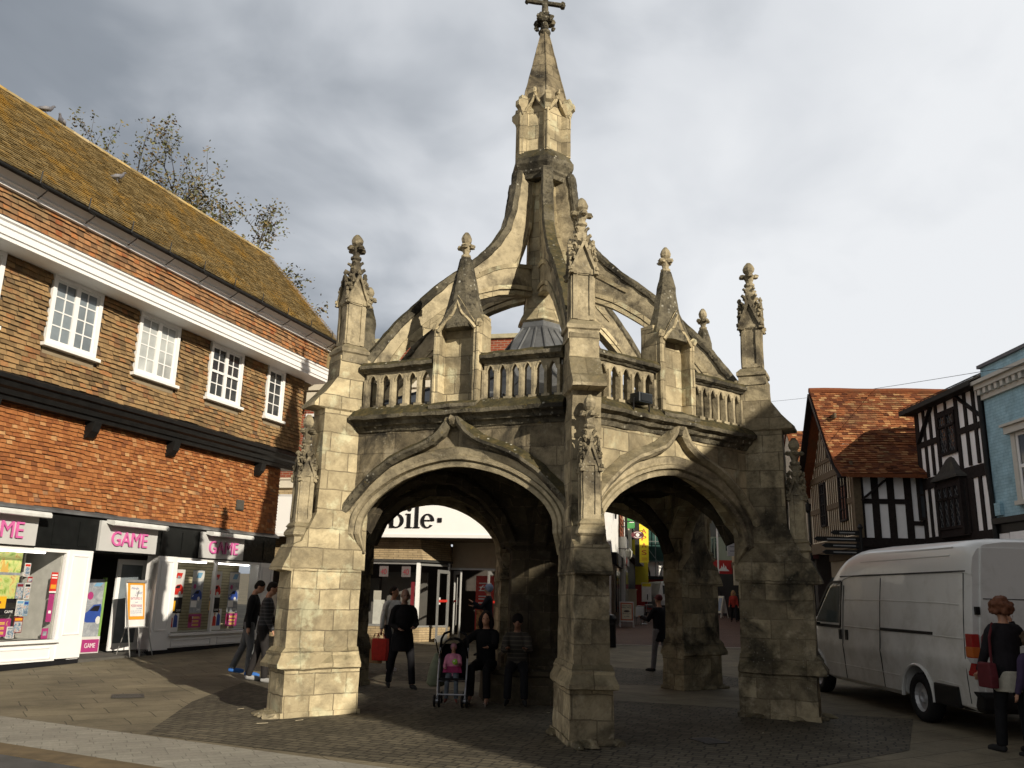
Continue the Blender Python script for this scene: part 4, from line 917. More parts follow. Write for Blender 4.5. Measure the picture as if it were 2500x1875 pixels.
# recessed doorway
m=MB(); m.box(2.0,5.5,1.45,1.6,2.34,3.14); m.build('door_header',plain('header_beige',(.36,.30,.22),.7,.06),BB)
m=MB(); m.box(1.98,5.5,1.40,1.44,2.30,2.36); m.build('header_trim',alu,BB)
m=MB(); m.box(5.15,5.75,.0,1.6,.05,3.14); m.build('end_pier',beige,BB)
m=MB(); m.box(3.35,3.50,1.5,1.6,.1,2.3); m.box(3.5,3.95,1.52,1.58,.1,2.3); m.box(4.95,5.15,1.4,1.55,.1,2.3); m.build('door_jamb',plain('jamb_brown',(.20,.13,.09),.6),BB)
def leaf(A,B,nm='glass_door'):
    A,B=V(A),V(B); u=(B-A).normalized(); W_=(B-A).length; f=MB(); n_=V((-u.y,u.x,0))
    for a,b,c,d in ((0,.07,0,2.1),(W_-.07,W_,0,2.1),(.07,W_-.07,0,.22),(.07,W_-.07,2.0,2.1)): f.obox(A+u*(a+b)/2+V((0,0,(c+d)/2)),u*(b-a)/2,n_*.025,V((0,0,(d-c)/2)))
    o=f.build(nm,alu,BB); g=MB(); g.face([A+u*.07+V((0,0,.22)),B-u*.07+V((0,0,.22)),B-u*.07+V((0,0,2)),A+u*.07+V((0,0,2))]); g.build('pane',CLEAR,o)
    h=MB(); h.tube([A+u*(W_-.16)-n_*.06+V((0,0,.5)),A+u*(W_-.16)-n_*.06+V((0,0,1.9))],.018,6); h.build('handle',alu,o)
    s=MB(); s.obox(A+u*W_*.5+V((0,0,1.2)),u*(W_*.5-.07),n_*.004,V((0,0,.035))); s.build('red_band',pal['red'],o)
    s=MB(); s.obox(A+u*(W_-.22)-n_*.03+V((0,0,1.2)),u*.09,n_*.006,V((0,0,.10))); s.build('push_plate',pal['white'],o)
leaf((2.06,.95,.16),(1.98,.10,.16)); leaf((2.08,1.5,.16),(2.45,.95,.16)); leaf((3.5,1.45,.16),(3.35,.75,.16))
m=MB(); m.box(2.6,3.2,2.2,2.3,.16,2.15); q=m.build('red_poster_panel',pal['red'],BB)
m=MB(); m.box(2.65,3.15,2.18,2.198,.3,1.1); m.build('picture',plain('picture_mixed',(.40,.20,.08),.6,.8,9),q)
m=MB(); 
for z in (1.9,1.78,1.68,1.5,1.42,1.3): m.box(2.7,3.1,2.19,2.199,z,z+.035)
m.build('text_lines',pal['white'],q)
m=MB(); m.lathe([(.16,.16),(.16,2.2)],(3.32,2.2,0),12); m.build('red_column',pal['red'],BB)
m=MB(); m.box(3.6,4.3,2.6,2.7,.2,2.0); q=m.build('poster_rack',plain('rack_dim',(.13,.11,.11),.6),BB)
m=MB(); m.box(4.1,4.9,3.2,3.3,.2,2.0); m.build('side_panel',plain('panel_brown',(.24,.16,.11),.6),BB)
m=MB(); m.box(4.72,4.86,.6,.75,.2,1.5); m.build('white_board',pal['white'],BB)
rg=MB(); rg.grid([[(1.4,-.2,z),(5.6,-.4,z),(5.6,1.5,z+.05),(2.0,1.0,z+.05)] for z in (.05,.13)]); rg.build('entrance_ramp',plain('ramp_tan',(.36,.28,.17),.8,.2),BB)
# ------------------------------------------------------------------ half-timbered houses and blue house on the right
oak=plain('black_oak',(.022,.017,.016),.8,.3,12,bmp=.3); brown=plain('weathered_oak',(.115,.085,.05),.85,.25,12,bmp=.3)
cream=plain('cream_plaster',(.86,.81,.66),.9,.06,4,bmp=.15); whitep=plain('white_plaster',(.90,.89,.89),.85,.04,4,bmp=.1)
T_ra=tilemat('old_red_tiles',[(0,(.09,.03,.015)),(.35,(.19,.06,.022)),(.65,(.27,.095,.035)),(.88,(.36,.17,.07)),(1,(.44,.27,.12))],patch=[(.8,.52,.66,(.10,.055,.03),.6),(2.2,.62,.72,(.30,.20,.09),.5)])
T_sl=tilemat('dark_slates',[(0,(.035,.033,.03)),(.6,(.065,.06,.052)),(1,(.10,.095,.08))],patch=[(1.4,.55,.68,(.10,.10,.06),.6)])
HA=thing('timber_framed_house','cream half timbered house with a tall gable and old red tiled roof','house',(9.96,24.5,0),math.atan2(.997,.08))
# local: x away along the gable from the near corner, y out (towards the street), z up.  side wall runs along -y at x=0
Z0=3.41; LG=4.6; mid=2.3; ZE=5.30; ZA=8.2; LS=9.0
def gz(x): return ZE+(ZA-ZE)*(1-abs(x-mid)/mid) if 0<=x<=LG else ZE
w=MB(); w.prism([(0,Z0),(LG,Z0),(LG,ZE),(mid,ZA-.15),(0,ZE)],(0,0,0),(1,0,0),(0,0,1),(0,-1,0),0,.2); w.prism([(.2,Z0),(LG,Z0),(LG,ZE),(.2,ZE)],(0,-.2,0),(1,0,0),(0,0,1),(0,-1,0),0,LS)
w.build('plaster_wall',cream,HA)
sw=MB(); sw.box(.0,.2,-LS,-.2,Z0,ZE); sw.build('side_plaster',whitep,HA)
t=MB()
for i in range(1,22):
    x=LG*i/22; zt=gz(x)-.2
    segs=[(Z0+.1,zt)]
    for (a,b,c,d) in ((.62,1.30,3.95,5.35),(2.75,3.35,3.95,5.35),(1.55,2.25,6.05,7.1)):
        if a-.05<x<b+.05:
            ns=[]
            for (p,q) in segs:
                if c<q and d>p: ns+= [(p,c),(d,q)]
                else: ns.append((p,q))
            segs=[s_ for s_ in ns if s_[1]-s_[0]>.05]
    for p,q in segs: t.box(x-.032,x+.032,-.01,.03,p,q)
t.build('stud',brown,HA)
t=MB(); t.box(-.06,LG+.05,-.05,.06,Z0-.28,Z0+.06); t.box(.0,LG,-.02,.045,5.42,5.62); t.box(.9,3.7,-.02,.04,5.95,6.05); t.box(1.2,3.4,-.02,.04,7.15,7.3)
for a,b in ((1.35,2.7),(3.4,4.6),(.05,.6)): t.box(a,b,-.02,.04,4.42,4.58)
t.build('rail',brown,HA)
p=MB(); p.box(-.14,.06,-.16,.05,Z0,ZE); p.build('corner_post',brown,HA)
for (a,b,c,d,n) in ((.62,1.30,3.95,5.35,2),(2.75,3.35,3.95,5.35,2),(1.55,2.25,6.05,7.1,2)):
    f=MB(); f.box(a,a+.06,-.02,.07,c,d); f.box(b-.06,b,-.02,.07,c,d); f.box(a,b,-.02,.07,c,c+.06); f.box(a,b,-.02,.075,d-.06,d); f.box((a+b)/2-.015,(a+b)/2+.015,-.02,.06,c,d)
    for k in (1,2,3): f.box(a,b,-.02,.06,c+(d-c)*k/4-.012,c+(d-c)*k/4+.012)
    o=f.build('window_frame',oak,HA); g=MB(); g.box(a+.06,b-.06,.02,.03,c+.06,d-.06); g.build('pane',GLs[0],o)
# side wall timbers (faces the viewer)
t=MB(); X=-.03
for y in (-.16,-.58,-1.02,-1.5,-2.0): t.box(X,.02,y-.10,y+.10,Z0,ZE)
t.box(X-.005,.02,-1.45,-.1,4.38,4.52); t.box(X-.01,.02,-LS,0,ZE-.15,ZE+.05); t.box(X-.01,.02,-LS,-1.5,3.78,3.9)
for y in (-2.3,-2.62,-2.94): t.box(X,.02,y-.07,y+.07,Z0,3.8)
t.bar((X-.008,-1.05,5.2),(X-.008,-.15,4.45),.05,.22,up=(1,0,0)); t.box(-.06,.1,-LS,0.05,Z0-.25,Z0); t.build('side_timber',oak,HA)
f=MB(); f.box(-.14,.0,-2.9,-1.75,3.92,5.3)
o=f.build('oriel_window',oak,HA); g=MB(); 
for k in range(3): g.box(-.15,-.13,-2.85+.37*k,-2.53+.37*k,4.0,4.6); g.box(-.15,-.13,-2.85+.37*k,-2.53+.37*k,4.66,5.2)
g.build('pane',GLs[0],o)
# dark ground floor under the jetty
t=MB(); t.box(.35,LG-.1,-LS,-.5,0,Z0-.28); t.build('ground_floor',plain('ground_floor_cream',(.30,.27,.20),.9,.1),HA)
t=MB(); t.box(-.02,.4,-LS,-.1,Z0-.45,Z0-.25); t.build('jetty_beam',oak,HA)
t=MB(); t.bar((.9,-.44,1.6),(1.25,-.44,3.0),.12,.1); t.bar((2.1,-.44,1.6),(1.75,-.44,3.0),.12,.1); t.box(.5,4.3,-.5,-.4,2.9,3.12); t.box(.32,.42,-.5,-.4,0,3.1); t.build('ground_timber',brown,HA)
# roof: two slopes with a bell-cast eave and deep verge
rf=MB(); OV=.45
def slope(sgn):
    xs=[(mid,ZA+.05),(mid-sgn*1.5,ZA-1.95),(mid-sgn*2.15,ZA-2.62),(mid-sgn*2.75,ZA-3.02)]
    rf.grid([[(x,OV,z),(x,-LS,z),(x,-LS,z-.10),(x,OV,z-.10)] for x,z in xs],closed=True,cap=True,val=.3)
    for (xa,za),(xb,zb) in zip(xs,xs[1:]):
        lo=V((xb,0,zb)); hi=V((xa,0,za)); W_=(hi-lo); Lh=W_.length; W_.normalize(); U_=V((0,-1,0))*sgn; Nn=U_.cross(W_)
        O=V((xb,OV if sgn>0 else -LS,zb)); tiles(rf,O,U_,W_,Nn,LS+OV,Lh,.18,.10,lap=.022,jit=1.4)
slope(1); slope(-1); rf.build('roof',T_ra,HA)
for sg in (1,-1):
    v=MB(); 
    for (xa,za),(xb,zb) in zip([(mid,ZA+.0),(mid-sg*1.5,ZA-2.0),(mid-sg*2.15,ZA-2.67)],[(mid-sg*1.5,ZA-2.0),(mid-sg*2.15,ZA-2.67),(mid-sg*2.75,ZA-3.07)]): v.bar((xa,OV-.03,za-.06),(xb,OV-.03,zb-.06),.05,.2,up=(0,1,0))
    v.build('bargeboard',oak,HA)
rg=MB(); rg.tube([(mid,OV+.02-.5*i,ZA+.06+.012*math.sin(i*1.3)) for i in range(20)],.10,8); rg.build('ridge_tiles',T_ra,HA)
dp=MB(); dp.tube([(LG+.15,.1,ZE-.3),(LG+.15,.05,4.6),(LG+.12,.05,0.2)],.05,8); dp.lathe([(.05,4.55),(.11,4.65),(.11,4.85)],(LG+.15,.08,0),8); dp.build('drainpipe',M['iron'],HA)
# ---- black and white house
HB=thing('black_white_house','narrow black and white timbered house with leaded windows and slate roof','house',(11.86,24.34,0),-math.pi/2)
# local: x towards the camera along the front, y = out?  (x=-Y world, y=+X world -> out is -y)
WB=3.66
zz=lambda z:1.62+(z-1.62)*1.3
w=MB(); w.box(0,WB,.0,6,Z0-.1,7.25); w.build('plaster_wall',whitep,HB)
t=MB(); F=-.035
def vt_(x,z0,z1,w_=.12): t.box(x-w_/2,x+w_/2,F,.02,z0,z1)
def hz_(x0,x1,z,h=.16): t.box(x0,x1,F-.006,.02,z-h/2,z+h/2)
z1b=5.02
vt_(.08,3.3,7.2,.2); vt_(WB-.1,3.3,7.2,.2)
for x in (.50,.86): vt_(x,5.1,7.0,.13)
vt_(1.22,5.0,7.1,.14); vt_(2.30,5.0,7.1,.16)
for x in (2.74,3.16): vt_(x,5.1,7.1,.13)
hz_(0,1.25,6.05); hz_(2.3,WB,6.05); hz_(0,WB,7.12,.22); hz_(0,WB,4.92,.30); hz_(1.2,2.35,6.72,.1); hz_(0,WB,3.32,.22)
t.bar((.15,F-.012,6.1),(1.05,F-.012,7.0),.04,.14,up=(0,1,0)); t.bar((2.4,F-.012,7.0),(3.5,F-.012,6.25),.04,.16,up=(0,1,0))
vt_(.46,3.4,4.8,.13); vt_(.86,3.4,4.8,.16); vt_(2.62,3.4,4.8,.3); vt_(3.1,3.4,4.8,.14); vt_(1.75,6.75,7.0,.1)
t.build('timber_frame',oak,HB)
def leaded(x0,x1,z0,z1,y,parent,name):
    f=MB(); n=2 if x1-x0<1.2 else 4
    f.box(x0,x1,y-.04,y+.05,z0,z0+.07); f.box(x0,x1,y-.04,y+.05,z1-.07,z1)
    for k in range(n+1): xx=x0+(x1-x0-.07)*k/n; f.box(xx,xx+.07,y-.045,y+.05,z0,z1)
    f.box(x0,x1,y-.045,y+.05,z0+(z1-z0)*.66,z0+(z1-z0)*.66+.06)
    o=f.build(name,oak,parent); g=MB(); g.box(x0+.05,x1-.05,y,y+.01,z0+.05,z1-.05); g.build('pane',GLs[0],o)
    l=MB(); st=.14; h=z1-z0; W_=x1-x0
    i=-int(h/st)-1
    while i*st<W_:
        for sg in (1,-1):
            xa=i*st if sg>0 else i*st+h*.6; a=(x0+xa,z0); b=(x0+xa+sg*h*.6,z1)
            # clip to the window
            t0,t1=0,1
            dx=b[0]-a[0]
            for lim,sgn in ((x0,1),(x1,-1)):
                if abs(dx)<1e-6: continue
                tt=(lim-a[0])/dx
                if (dx>0)==(sgn>0): t0=max(t0,tt)
                else: t1=min(t1,tt)
            if t1-t0>.03: l.bar((a[0]+dx*t0,y-.004,z0+h*t0),(a[0]+dx*t1,y-.004,z0+h*t1),.012,.012)
        i+=1
    l.build('leading',plain('lead_came',(.10,.10,.10),.5),o)
leaded(1.30,2.22,5.55,6.68,-.02,HB,'leaded_window')
by=MB(); by.grid([[(1.0,0,z),(1.10,-.16,z),(2.40,-.16,z),(2.5,0,z)] for z in (3.35,3.55)]); by.grid([[(1.0,0,z),(1.10,-.16,z),(2.40,-.16,z),(2.5,0,z)] for z in (4.72,4.88)])
for x,y in ((1.02,-.02),(1.12,-.14),(2.38,-.14),(2.48,-.02)): by.box(x-.05,x+.05,y-.05,y+.05,3.4,4.8)
bo=by.build('bay_window',oak,HB); leaded(1.14,2.36,3.55,4.72,-.15,HB,'bay_leaded_window')
g=MB(); g.face([(1.02,0,3.5),(1.12,-.14,3.5),(1.12,-.14,4.75),(1.02,0,4.75)]); g.build('side_pane',M['black'],bo); g=MB(); g.face([(2.48,0,3.5),(2.38,-.14,3.5),(2.38,-.14,4.75),(2.48,0,4.75)]); g.build('side_pane',M['black'],bo)
cn=MB(); cn.grid([[(1.75-a,.02,z),(1.75-a*.85,-b,z),(1.75+a*.85,-b,z),(1.75+a,.02,z)] for a,b,z in ((.84,.27,4.86),(.80,.26,4.92),(.55,.18,5.06),(.34,.12,5.24),(.18,.06,5.42),(.05,.02,5.48))]); cn.build('bay_canopy',T_sl,bo)
rf=MB(); rf.face([(-.3,-.35,7.14),(WB+.0,-.35,7.14),(WB,2.0,8.25),(1.4,2.0,8.25)],.3); rf.face([(-.3,-.35,7.14),(1.4,2.0,8.25),(-.3,5,7.14)],.3); rf.face([(-.3,-.35,7.0),(WB,-.35,7.0),(WB,5,7.0),(-.3,5,7.0)],.1); rf.face([(-.3,-.35,7.0),(WB,-.35,7.0),(WB,-.35,7.14),(-.3,-.35,7.14)],.1)
W_=V((0,2.35,1.11)).normalized(); tiles(rf,(-.3,-.36,7.15),(1,0,0),W_,V((1,0,0)).cross(W_),WB+.3,2.6,.26,.18,inside=lambda a,b:a>b*.65,lap=.015); rf.build('roof',T_sl,HB)
gf=MB(); gf.box(0,WB,.3,6,0,3.4); gf.build('ground_floor',plain('shop_dark',(.03,.028,.026),.6),HB)
dp=MB(); dp.tube([(WB-.05,-.1,7.0),(WB-.05,-.1,4.9),(WB+.0,-.1,4.2),(WB+.0,-.1,1.0)],.06,8); dp.build('drainpipe',M['iron'],HB)
# ---- blue painted house
blue=brickmat('blue_painted_brick',(.36,.56,.65),(.335,.53,.62),(.29,.47,.56),.225,.075,.008,bmp=.8)
HC=thing('blue_house','pale blue painted brick house with a dentilled white cornice and sash window','house',(11.86,20.68,0),-math.pi/2)
w=MB(); w.box(.0,9.0,-.03,8,3.62,7.42); w.build('wall',blue,HC)
cz=MB(); cz.box(-.05,9.0,-.30,-.03,6.98,7.07); cz.box(-.05,9,-.22,-.03,6.86,6.98); cz.box(-.02,9,-.10,-.03,6.60,6.72); 
cz.build('cornice',plain('cornice_cream',(.55,.53,.47),.7,.06),HC)
for i in range(36): d=MB(); d.box(.03+.25*i,.15+.25*i,-.19,-.03,6.72,6.86); d.build('dentil',bpy.data.materials['cornice_cream'],HC)
cp=MB(); cp.box(-.04,9,-.10,.3,7.42,7.50); cp.build('coping',plain('coping_grey',(.14,.14,.15),.8),HC)
for x0 in (1.15,4.6):
    f=MB(); f.box(x0-.18,x0+1.45,-.20,-.03,5.55,5.72); f.box(x0-.24,x0+1.5,-.26,-.03,5.72,5.78); f.box(x0-.10,x0+.06,-.10,-.03,3.98,5.55); f.box(x0+1.2,x0+1.36,-.10,-.03,3.98,5.55); f.box(x0-.14,x0+1.4,-.16,-.03,3.88,3.98)
    o=f.build('window_surround',bpy.data.materials['cornice_cream'],HC)
    s=MB()
    for a,b,c,d in ((.06,.14,3.98,5.55),(1.12,1.2,3.98,5.55),(.14,1.12,4.72,4.80),(.14,1.12,3.98,4.06),(.14,1.12,5.47,5.55)): s.box(x0+a,x0+b,-.07,-.02,c,d)
    s.build('sash',mull,o); g=MB(); g.box(x0+.14,x0+1.12,-.05,-.035,4.06,5.47); g.build('pane',GLs[0],o)
fa=MB(); fa.box(-.02,9,-.16,-.03,3.52,3.66); fa.box(0,9,-.05,6,3.3,3.52); fa.build('shop_fascia',M['black'],HC)
sh=MB(); sh.box(.05,.45,-.04,5,0,3.3); sh.box(.55,9,-.08,5,2.3,3.3); sh.build('shopfront',whitep,HC); sh=MB(); sh.box(.5,9,.2,5,0,2.3); sh.build('shop_interior',plain('shop_dark2',(.03,.03,.03),.5),HC)
mt=MB(); mt.box(.10,.34,-.12,-.03,3.72,4.02); mt.build('meter_box',blue,HC)
# ---- terrace that carries the street on towards the camera (its shadow falls across the cross)
HT=thing('brick_terrace','plain brick terrace continuing the right side of the street outside the view','building',(12.2,11.6,0),-math.pi/2)
w=MB(); w.box(0,TLEN,0,8,0,THGT); w.build('wall',redb,HT)
w=MB(); w.box(-.1,TLEN+.1,-.15,8,THGT,THGT+.2); w.build('parapet',pst,HT)
for i in range(int(TLEN/3)):
    for z in (3.8,6.8):
        f=MB(); f.box(1+3*i,2.1+3*i,-.06,.0,z,z+1.7); o=f.build('window_frame',mull,HT); g=MB(); g.box(1.1+3*i,2.0+3*i,-.07,-.06,z+.1,z+1.6); g.build('pane',GLs[0],o)
# ---- cream gabled house farther along
HD=thing('cream_gabled_house','cream rendered gabled house with a brown shuttered opening behind the timbered house','house',(10.48,30.0,0),math.atan2(.997,.08))
w=MB(); w.prism([(0,3.2),(4.4,3.2),(4.4,5.75),(2.2,7.95),(0,5.75)],(0,0,0),(1,0,0),(0,0,1),(0,-1,0),0,7); w.build('wall',plain('cream_render',(.52,.46,.36),.9,.05),HD)
w=MB(); w.box(.1,4.3,-7,-.25,0,3.2); w.build('ground_floor',plain('dark_shop_front',(.035,.03,.028),.7),HD)
w=MB(); w.box(-.05,4.45,-.3,.04,3.05,3.2); w.build('jetty_beam',plain('dark_red_beam',(.07,.02,.02),.7),HD)
rf=MB(); rf.grid([[(2.2,.05,7.98),(2.2,-7,7.98),(2.2,-7,7.9),(2.2,.05,7.9)],[(-.25,.05,5.5),(-.25,-7,5.5),(-.25,-7,5.42),(-.25,.05,5.42)]]); rf.grid([[(2.2,.05,7.98),(2.2,-7,7.98),(2.2,-7,7.9),(2.2,.05,7.9)],[(4.65,.05,5.5),(4.65,-7,5.5),(4.65,-7,5.42),(4.65,.05,5.42)]])
W_=V((2.45,0,2.48)).normalized(); tiles(rf,(-.25,.05,5.5),(0,-1,0),W_,V((0,-1,0)).cross(W_),7,3.48,.2,.12,lap=.02); rf.build('roof',T_ra,HD)
s=MB(); s.box(.55,1.75,-.03,.03,3.66,4.68); o=s.build('shutter',brickmat('slatted_brown',(.11,.04,.025),(.10,.035,.02),(.03,.012,.01),w=3,h=.07,ms=.012),HD)
s=MB(); s.box(.40,.55,-.03,.05,3.6,4.74); s.box(.4,1.85,-.03,.06,3.58,3.66); s.build('shutter_frame',oak,o)
# ---- overhead wire
wr=MB(); a,b=V((11.4,14.0,5.6)),V((13.9,50,12.9))
pts=[]
A_,B_=V((10.97,17.5,6.65)),V((13.42,45,12.03))
for i in range(15):
    t_=-.15+1.45*i/14; q=A_.lerp(B_,t_); q.z-=.10*math.sin(math.pi*min(1,max(0,t_))); pts.append(q)
wr.tube(pts,.007,5); tag(wr.build('overhead_wire',M['iron']),'thin overhead wire crossing the sky above the tiled roofs','wire')
# finger post by the timbered house
fp=thing('finger_post','dark finger post with stacked sign arms beside the timbered house','signpost',(9.28,22.6,-.22),0)
s=MB(); s.tube([(0,0,0),(0,0,3.7)],.045,8); s.lathe([(.045,3.7),(.08,3.75),(.03,3.85)],n=8); s.build('post',M['iron'],fp)
for i,l in enumerate((.75,1.2,1.0,1.0)):
    s=MB(); z=3.55-.17*i; s.prism([(0,0),(-l+.1,0),(-l,.06),(-l+.1,.12),(0,.12)],(-.05,0,z),(1,0,0),(0,0,1),(0,-1,0),-.015,.015); o=s.build('sign_arm',M['iron'],fp)
    s=MB(); s.box(-l*.75,-.15,-.018,-.016,z+.045,z+.075); s.build('arm_text',plain('arm_grey',(.3,.3,.3),.6),o)
# ------------------------------------------------------------------ far street seen through the right-hand arch
def zs(y): return max(0,.02*(y-16.5))
def block(name,label,cat,x0,y0,x1,y1,zb,zt,mat,depth=5,side=-1,**k):
    """street house: front runs from (x0,y0) away to (x1,y1); side -1 = stands left of its front, +1 = right"""
    t=thing(name,label,cat,(x0,y0,zs(y0)),math.atan2(y1-y0,x1-x0)); L=math.hypot(x1-x0,y1-y0)
    m=MB(); m.box(0,L,0 if side<0 else -depth,depth if side<0 else 0,zb,zt); m.build('wall',mat,t); return t,L
def addb(t,name,mat,*b,**k):
    m=MB(); m.box(*b); return m.build(name,mat,t,**k)
fw=plain('far_white',(.82,.82,.81),.7,.08); fcream=plain('far_cream',(.55,.50,.38),.8,.08); fbrown=plain('far_brown',(.11,.085,.06),.7,.3); fgreen=plain('grey_green_paint',(.21,.25,.21),.7,.1)
fdark=plain('far_dark',(.02,.02,.022),.6); fred=plain('far_red',(.42,.03,.03),.5); fyel=plain('sign_yellow',(.75,.62,.03),.5,.05)
f_or=tilemat('far_orange_tiles',[(0,(.34,.10,.05)),(1,(.48,.17,.09))])
# left side of the street (front faces +x): local x away, local y<0 is the street
S1,L=block('shop_house','pale grey shop house with dark shopfront nearest on the left of the far street','house',4.25,35.5,5.25,41.0,0,7.6,fw,6)
addb(S1,'shopfront',fbrown,-.1,L,-.12,.0,0,2.5); addb(S1,'fascia',fdark,-.1,L,-.22,0,2.5,3.0); addb(S1,'gutter_trim',mull,-.1,L,-.2,.0,6.9,7.05)
m=MB(); m.tube([(1.5,-.1,6.2),(1.55,-.1,5.2),(1.5,-.1,4.5)],[(.05,.2),(.08,.35),(.04,.12)],8); m.build('hanging_banner',fdark,S1)
for x in (1.0,2.6,4.2): addb(S1,'shop_window',GLs[0],x,x+1.2,-.16,-.12,.6,2.3)
S2,L=block('tile_hung_house','narrow house with orange tile hanging above a white shopfront','house',5.27,41.15,5.95,45,0,7.5,fcream,6)
m=MB(); tiles(m,(0,-.05,3.9),(1,0,0),(0,0,1),(0,-1,0),L,3.0,.2,.22,lap=.05); m.build('tile_cladding',f_or,S2)
addb(S2,'white_shopfront',fw,0,L,-.28,0,0,3.0); addb(S2,'shop_window',GLs[1],.4,L-.3,-.32,-.28,.5,2.3); addb(S2,'fascia',fw,0,L,-.36,0,2.6,3.9); m=MB(); m.lathe([(.0,0),(.22,.02),(.22,.04),(0,.06)],(.3,-.4,2.75),12,'y'); m.build('red_disc_sign',fred,S2)
S3,L=block('cream_house','cream house above a black shopfront with a white wall panel','house',6.0,45.3,7.9,55,0,8.2,fcream,6)
addb(S3,'shopfront',fdark,0,L,-.2,0,0,3.0); m=MB(); m.bar((0,-.3,3.15),(L,-.5,3.0),.5,.18); m.build('canopy',fbrown,S3); o=addb(S3,'sign_board',fw,.2,2.4,-.14,0,3.4,5.0)
text('TET',(.4,-.141,4.2),(1,0,0),(0,0,1),1.4,.6,fred,'lettering',o,.01)
for z in (5.4,): 
    for x in (.5,2.2,4): addb(S3,'window',GLs[0],x,x+.9,-.03,0,z,z+1.3)
addb(S3,'pipe',M['iron'],-.15,.0,-.3,-.15,0,8)
S4,L=block('yellow_shop','far shop with yellow lower board beyond the black shopfront','shop',8.05,55.3,8.6,60,0,7,fdark,5)
addb(S4,'yellow_board',fyel,-.15,-.05,-.9,.3,1.6,4.4)
# hanging signs
def sign(name,label,loc,parts,rz=0): 
    t=thing(name,label,'sign',loc,rz); 
    for nm,mt,b in parts: addb(t,nm,mt,*b)
    return t
t=sign('tapas_sign','tall yellow vertical sign with red TAPAS lettering',(6.08,39.9,3.15),[('board',fyel,(0,.42,-.03,.03,0,2.0)),('bracket',M['iron'],(-.7,0,-.02,.02,1.85,1.9)),('bracket',M['iron'],(-.2,.0,-.02,.02,-.18,2.3))])
for i,ch in enumerate('TAPAS'): text(ch,(.10,-.031,1.66-.325*i),(1,0,0),(0,0,1),.22,.21,fred,'lettering',t,.01)
addb(t,'text_line',fred,.1,.34,-.034,-.03,.20,.22); addb(t,'text_line',fred,.1,.34,-.034,-.03,.12,.14)
t=thing('oval_sign','dark red oval hanging sign with pale lettering','sign',(5.77,37.8,4.26)); t.scale=(.56,.56,.56); m=MB(); m.lathe([(0,-.03),(.5,-.03),(.5,.03),(0,.03)],n=24,axis='y'); o=m.build('board',plain('oxblood',(.10,.012,.02),.5),t); o.scale=(1,1,.62); o.location=(-.15,0,0)
m=MB(); m.lathe([(.0,-.045),(.14,-.045),(.14,-.03),(0,-.03)],(-.15,0,0),16,'y'); m.build('emblem',fw,t); text('C',(-.22,-.046,-.08),(1,0,0),(0,0,1),.13,.16,bpy.data.materials['oxblood'],'lettering',t,.006)
m=MB(); m.tube([(-.15+.38*math.cos(a),-.035,.22*math.sin(a)) for a in [R_(40+10*i) for i in range(11)]],.025,5); m.tube([(-.15+.38*math.cos(a),-.035,.22*math.sin(a)) for a in [R_(220+10*i) for i in range(11)]],.025,5); m.build('text_band',fw,t); addb(t,'bracket',M['iron'],-1.1,.3,-.02,.02,.33,.37)
t=sign('green_sign','green and red projecting box sign above the oval sign','' or (6.0,41.9,4.85),[('board',plain('sign_green',(.05,.26,.07),.5),(-.20,.36,-.06,.06,0,.50)),('red_top',fred,(-.16,.30,-.05,.05,.5,.72)),('pale_bar',fw,(-.1,.12,-.07,-.06,.28,.34)),('pale_bar',fw,(.22,.30,-.07,-.06,.12,.40)),('bracket',M['iron'],(-.8,-.25,-.02,.02,.05,.10))])
t=thing('street_lamp','small lantern lamp on a wall bracket below the oval sign','lamp',(5.75,41,3.35)); m=MB(); m.lathe([(.05,0),(.14,.1),(.17,.35),(.02,.5)],n=8); m.build('lantern',plain('lamp_pale',(.4,.4,.36),.3),t); addb(t,'bracket',M['iron'],-.6,.0,-.02,.02,.45,.49)
# scaffold with green netting closing the street
t=thing('scaffolded_building','building wrapped in dark green scaffold netting at the end of the street','building',(8.2,62,zs(62)))
net=plain('green_netting',(.012,.05,.042),.8,.4,2,bmp=.3)
addb(t,'netted_wall',net,0,12,.3,6,3.2,9); addb(t,'lower_wall',fbrown,0,12,.6,6,0,1.9); addb(t,'opening_band',fw,0,12,.8,6,1.9,3.2)
m=MB()
for x in [1.2*i for i in range(11)]: m.tube([(x,.0,0),(x,0,9)],.035,5)
for z in (1.8,3.2,4.6,6,7.4): m.tube([(0,-.02,z),(12,-.02,z)],.035,5)
for x in (0,3.6,7.2): m.tube([(x,-.05,6.5),(x+3.6,-.05,1.8)],.03,5)
m.build('scaffold_tubes',plain('scaffold_steel',(.16,.18,.17),.5,metal=.4),t)
m=MB()
for i,x in enumerate((1.6,3.4,5.2,7,8.8)): m.tube([(x+.5*math.cos(a),.7,2.0+1.1*abs(math.sin(a))) for a in [math.pi*k/8 for k in range(9)]],.07,5)
m.build('arched_frame',fdark,t)
t=thing('red_market_stall','long red stall back standing behind the small white van','stall',(8.4,58,zs(58))); addb(t,'red_wall',fred,0,7,0,.4,.0,1.95); addb(t,'dark_top',fdark,-.2,7.2,-.4,.4,1.95,2.15)
t=thing('parked_van','small white van with dark rear windows parked at the far end of the street','van',(8.65,50,zs(50)))
vw=plain('van_white_far',(.62,.62,.63),.35,.04,spec=.6); m=MB(); m.grid([[(x0,y,z),(1.9-x0,y,z),(1.9-x0*.6,y+3.9,z),(x0*.6,y+3.9,z)] for x0,y,z in ((.05,0,.3),(0,-.05,.8),(.05,.05,1.15),(.22,.25,1.75),(.32,.4,1.86))]); m.build('body',vw,t,bevel=.03)
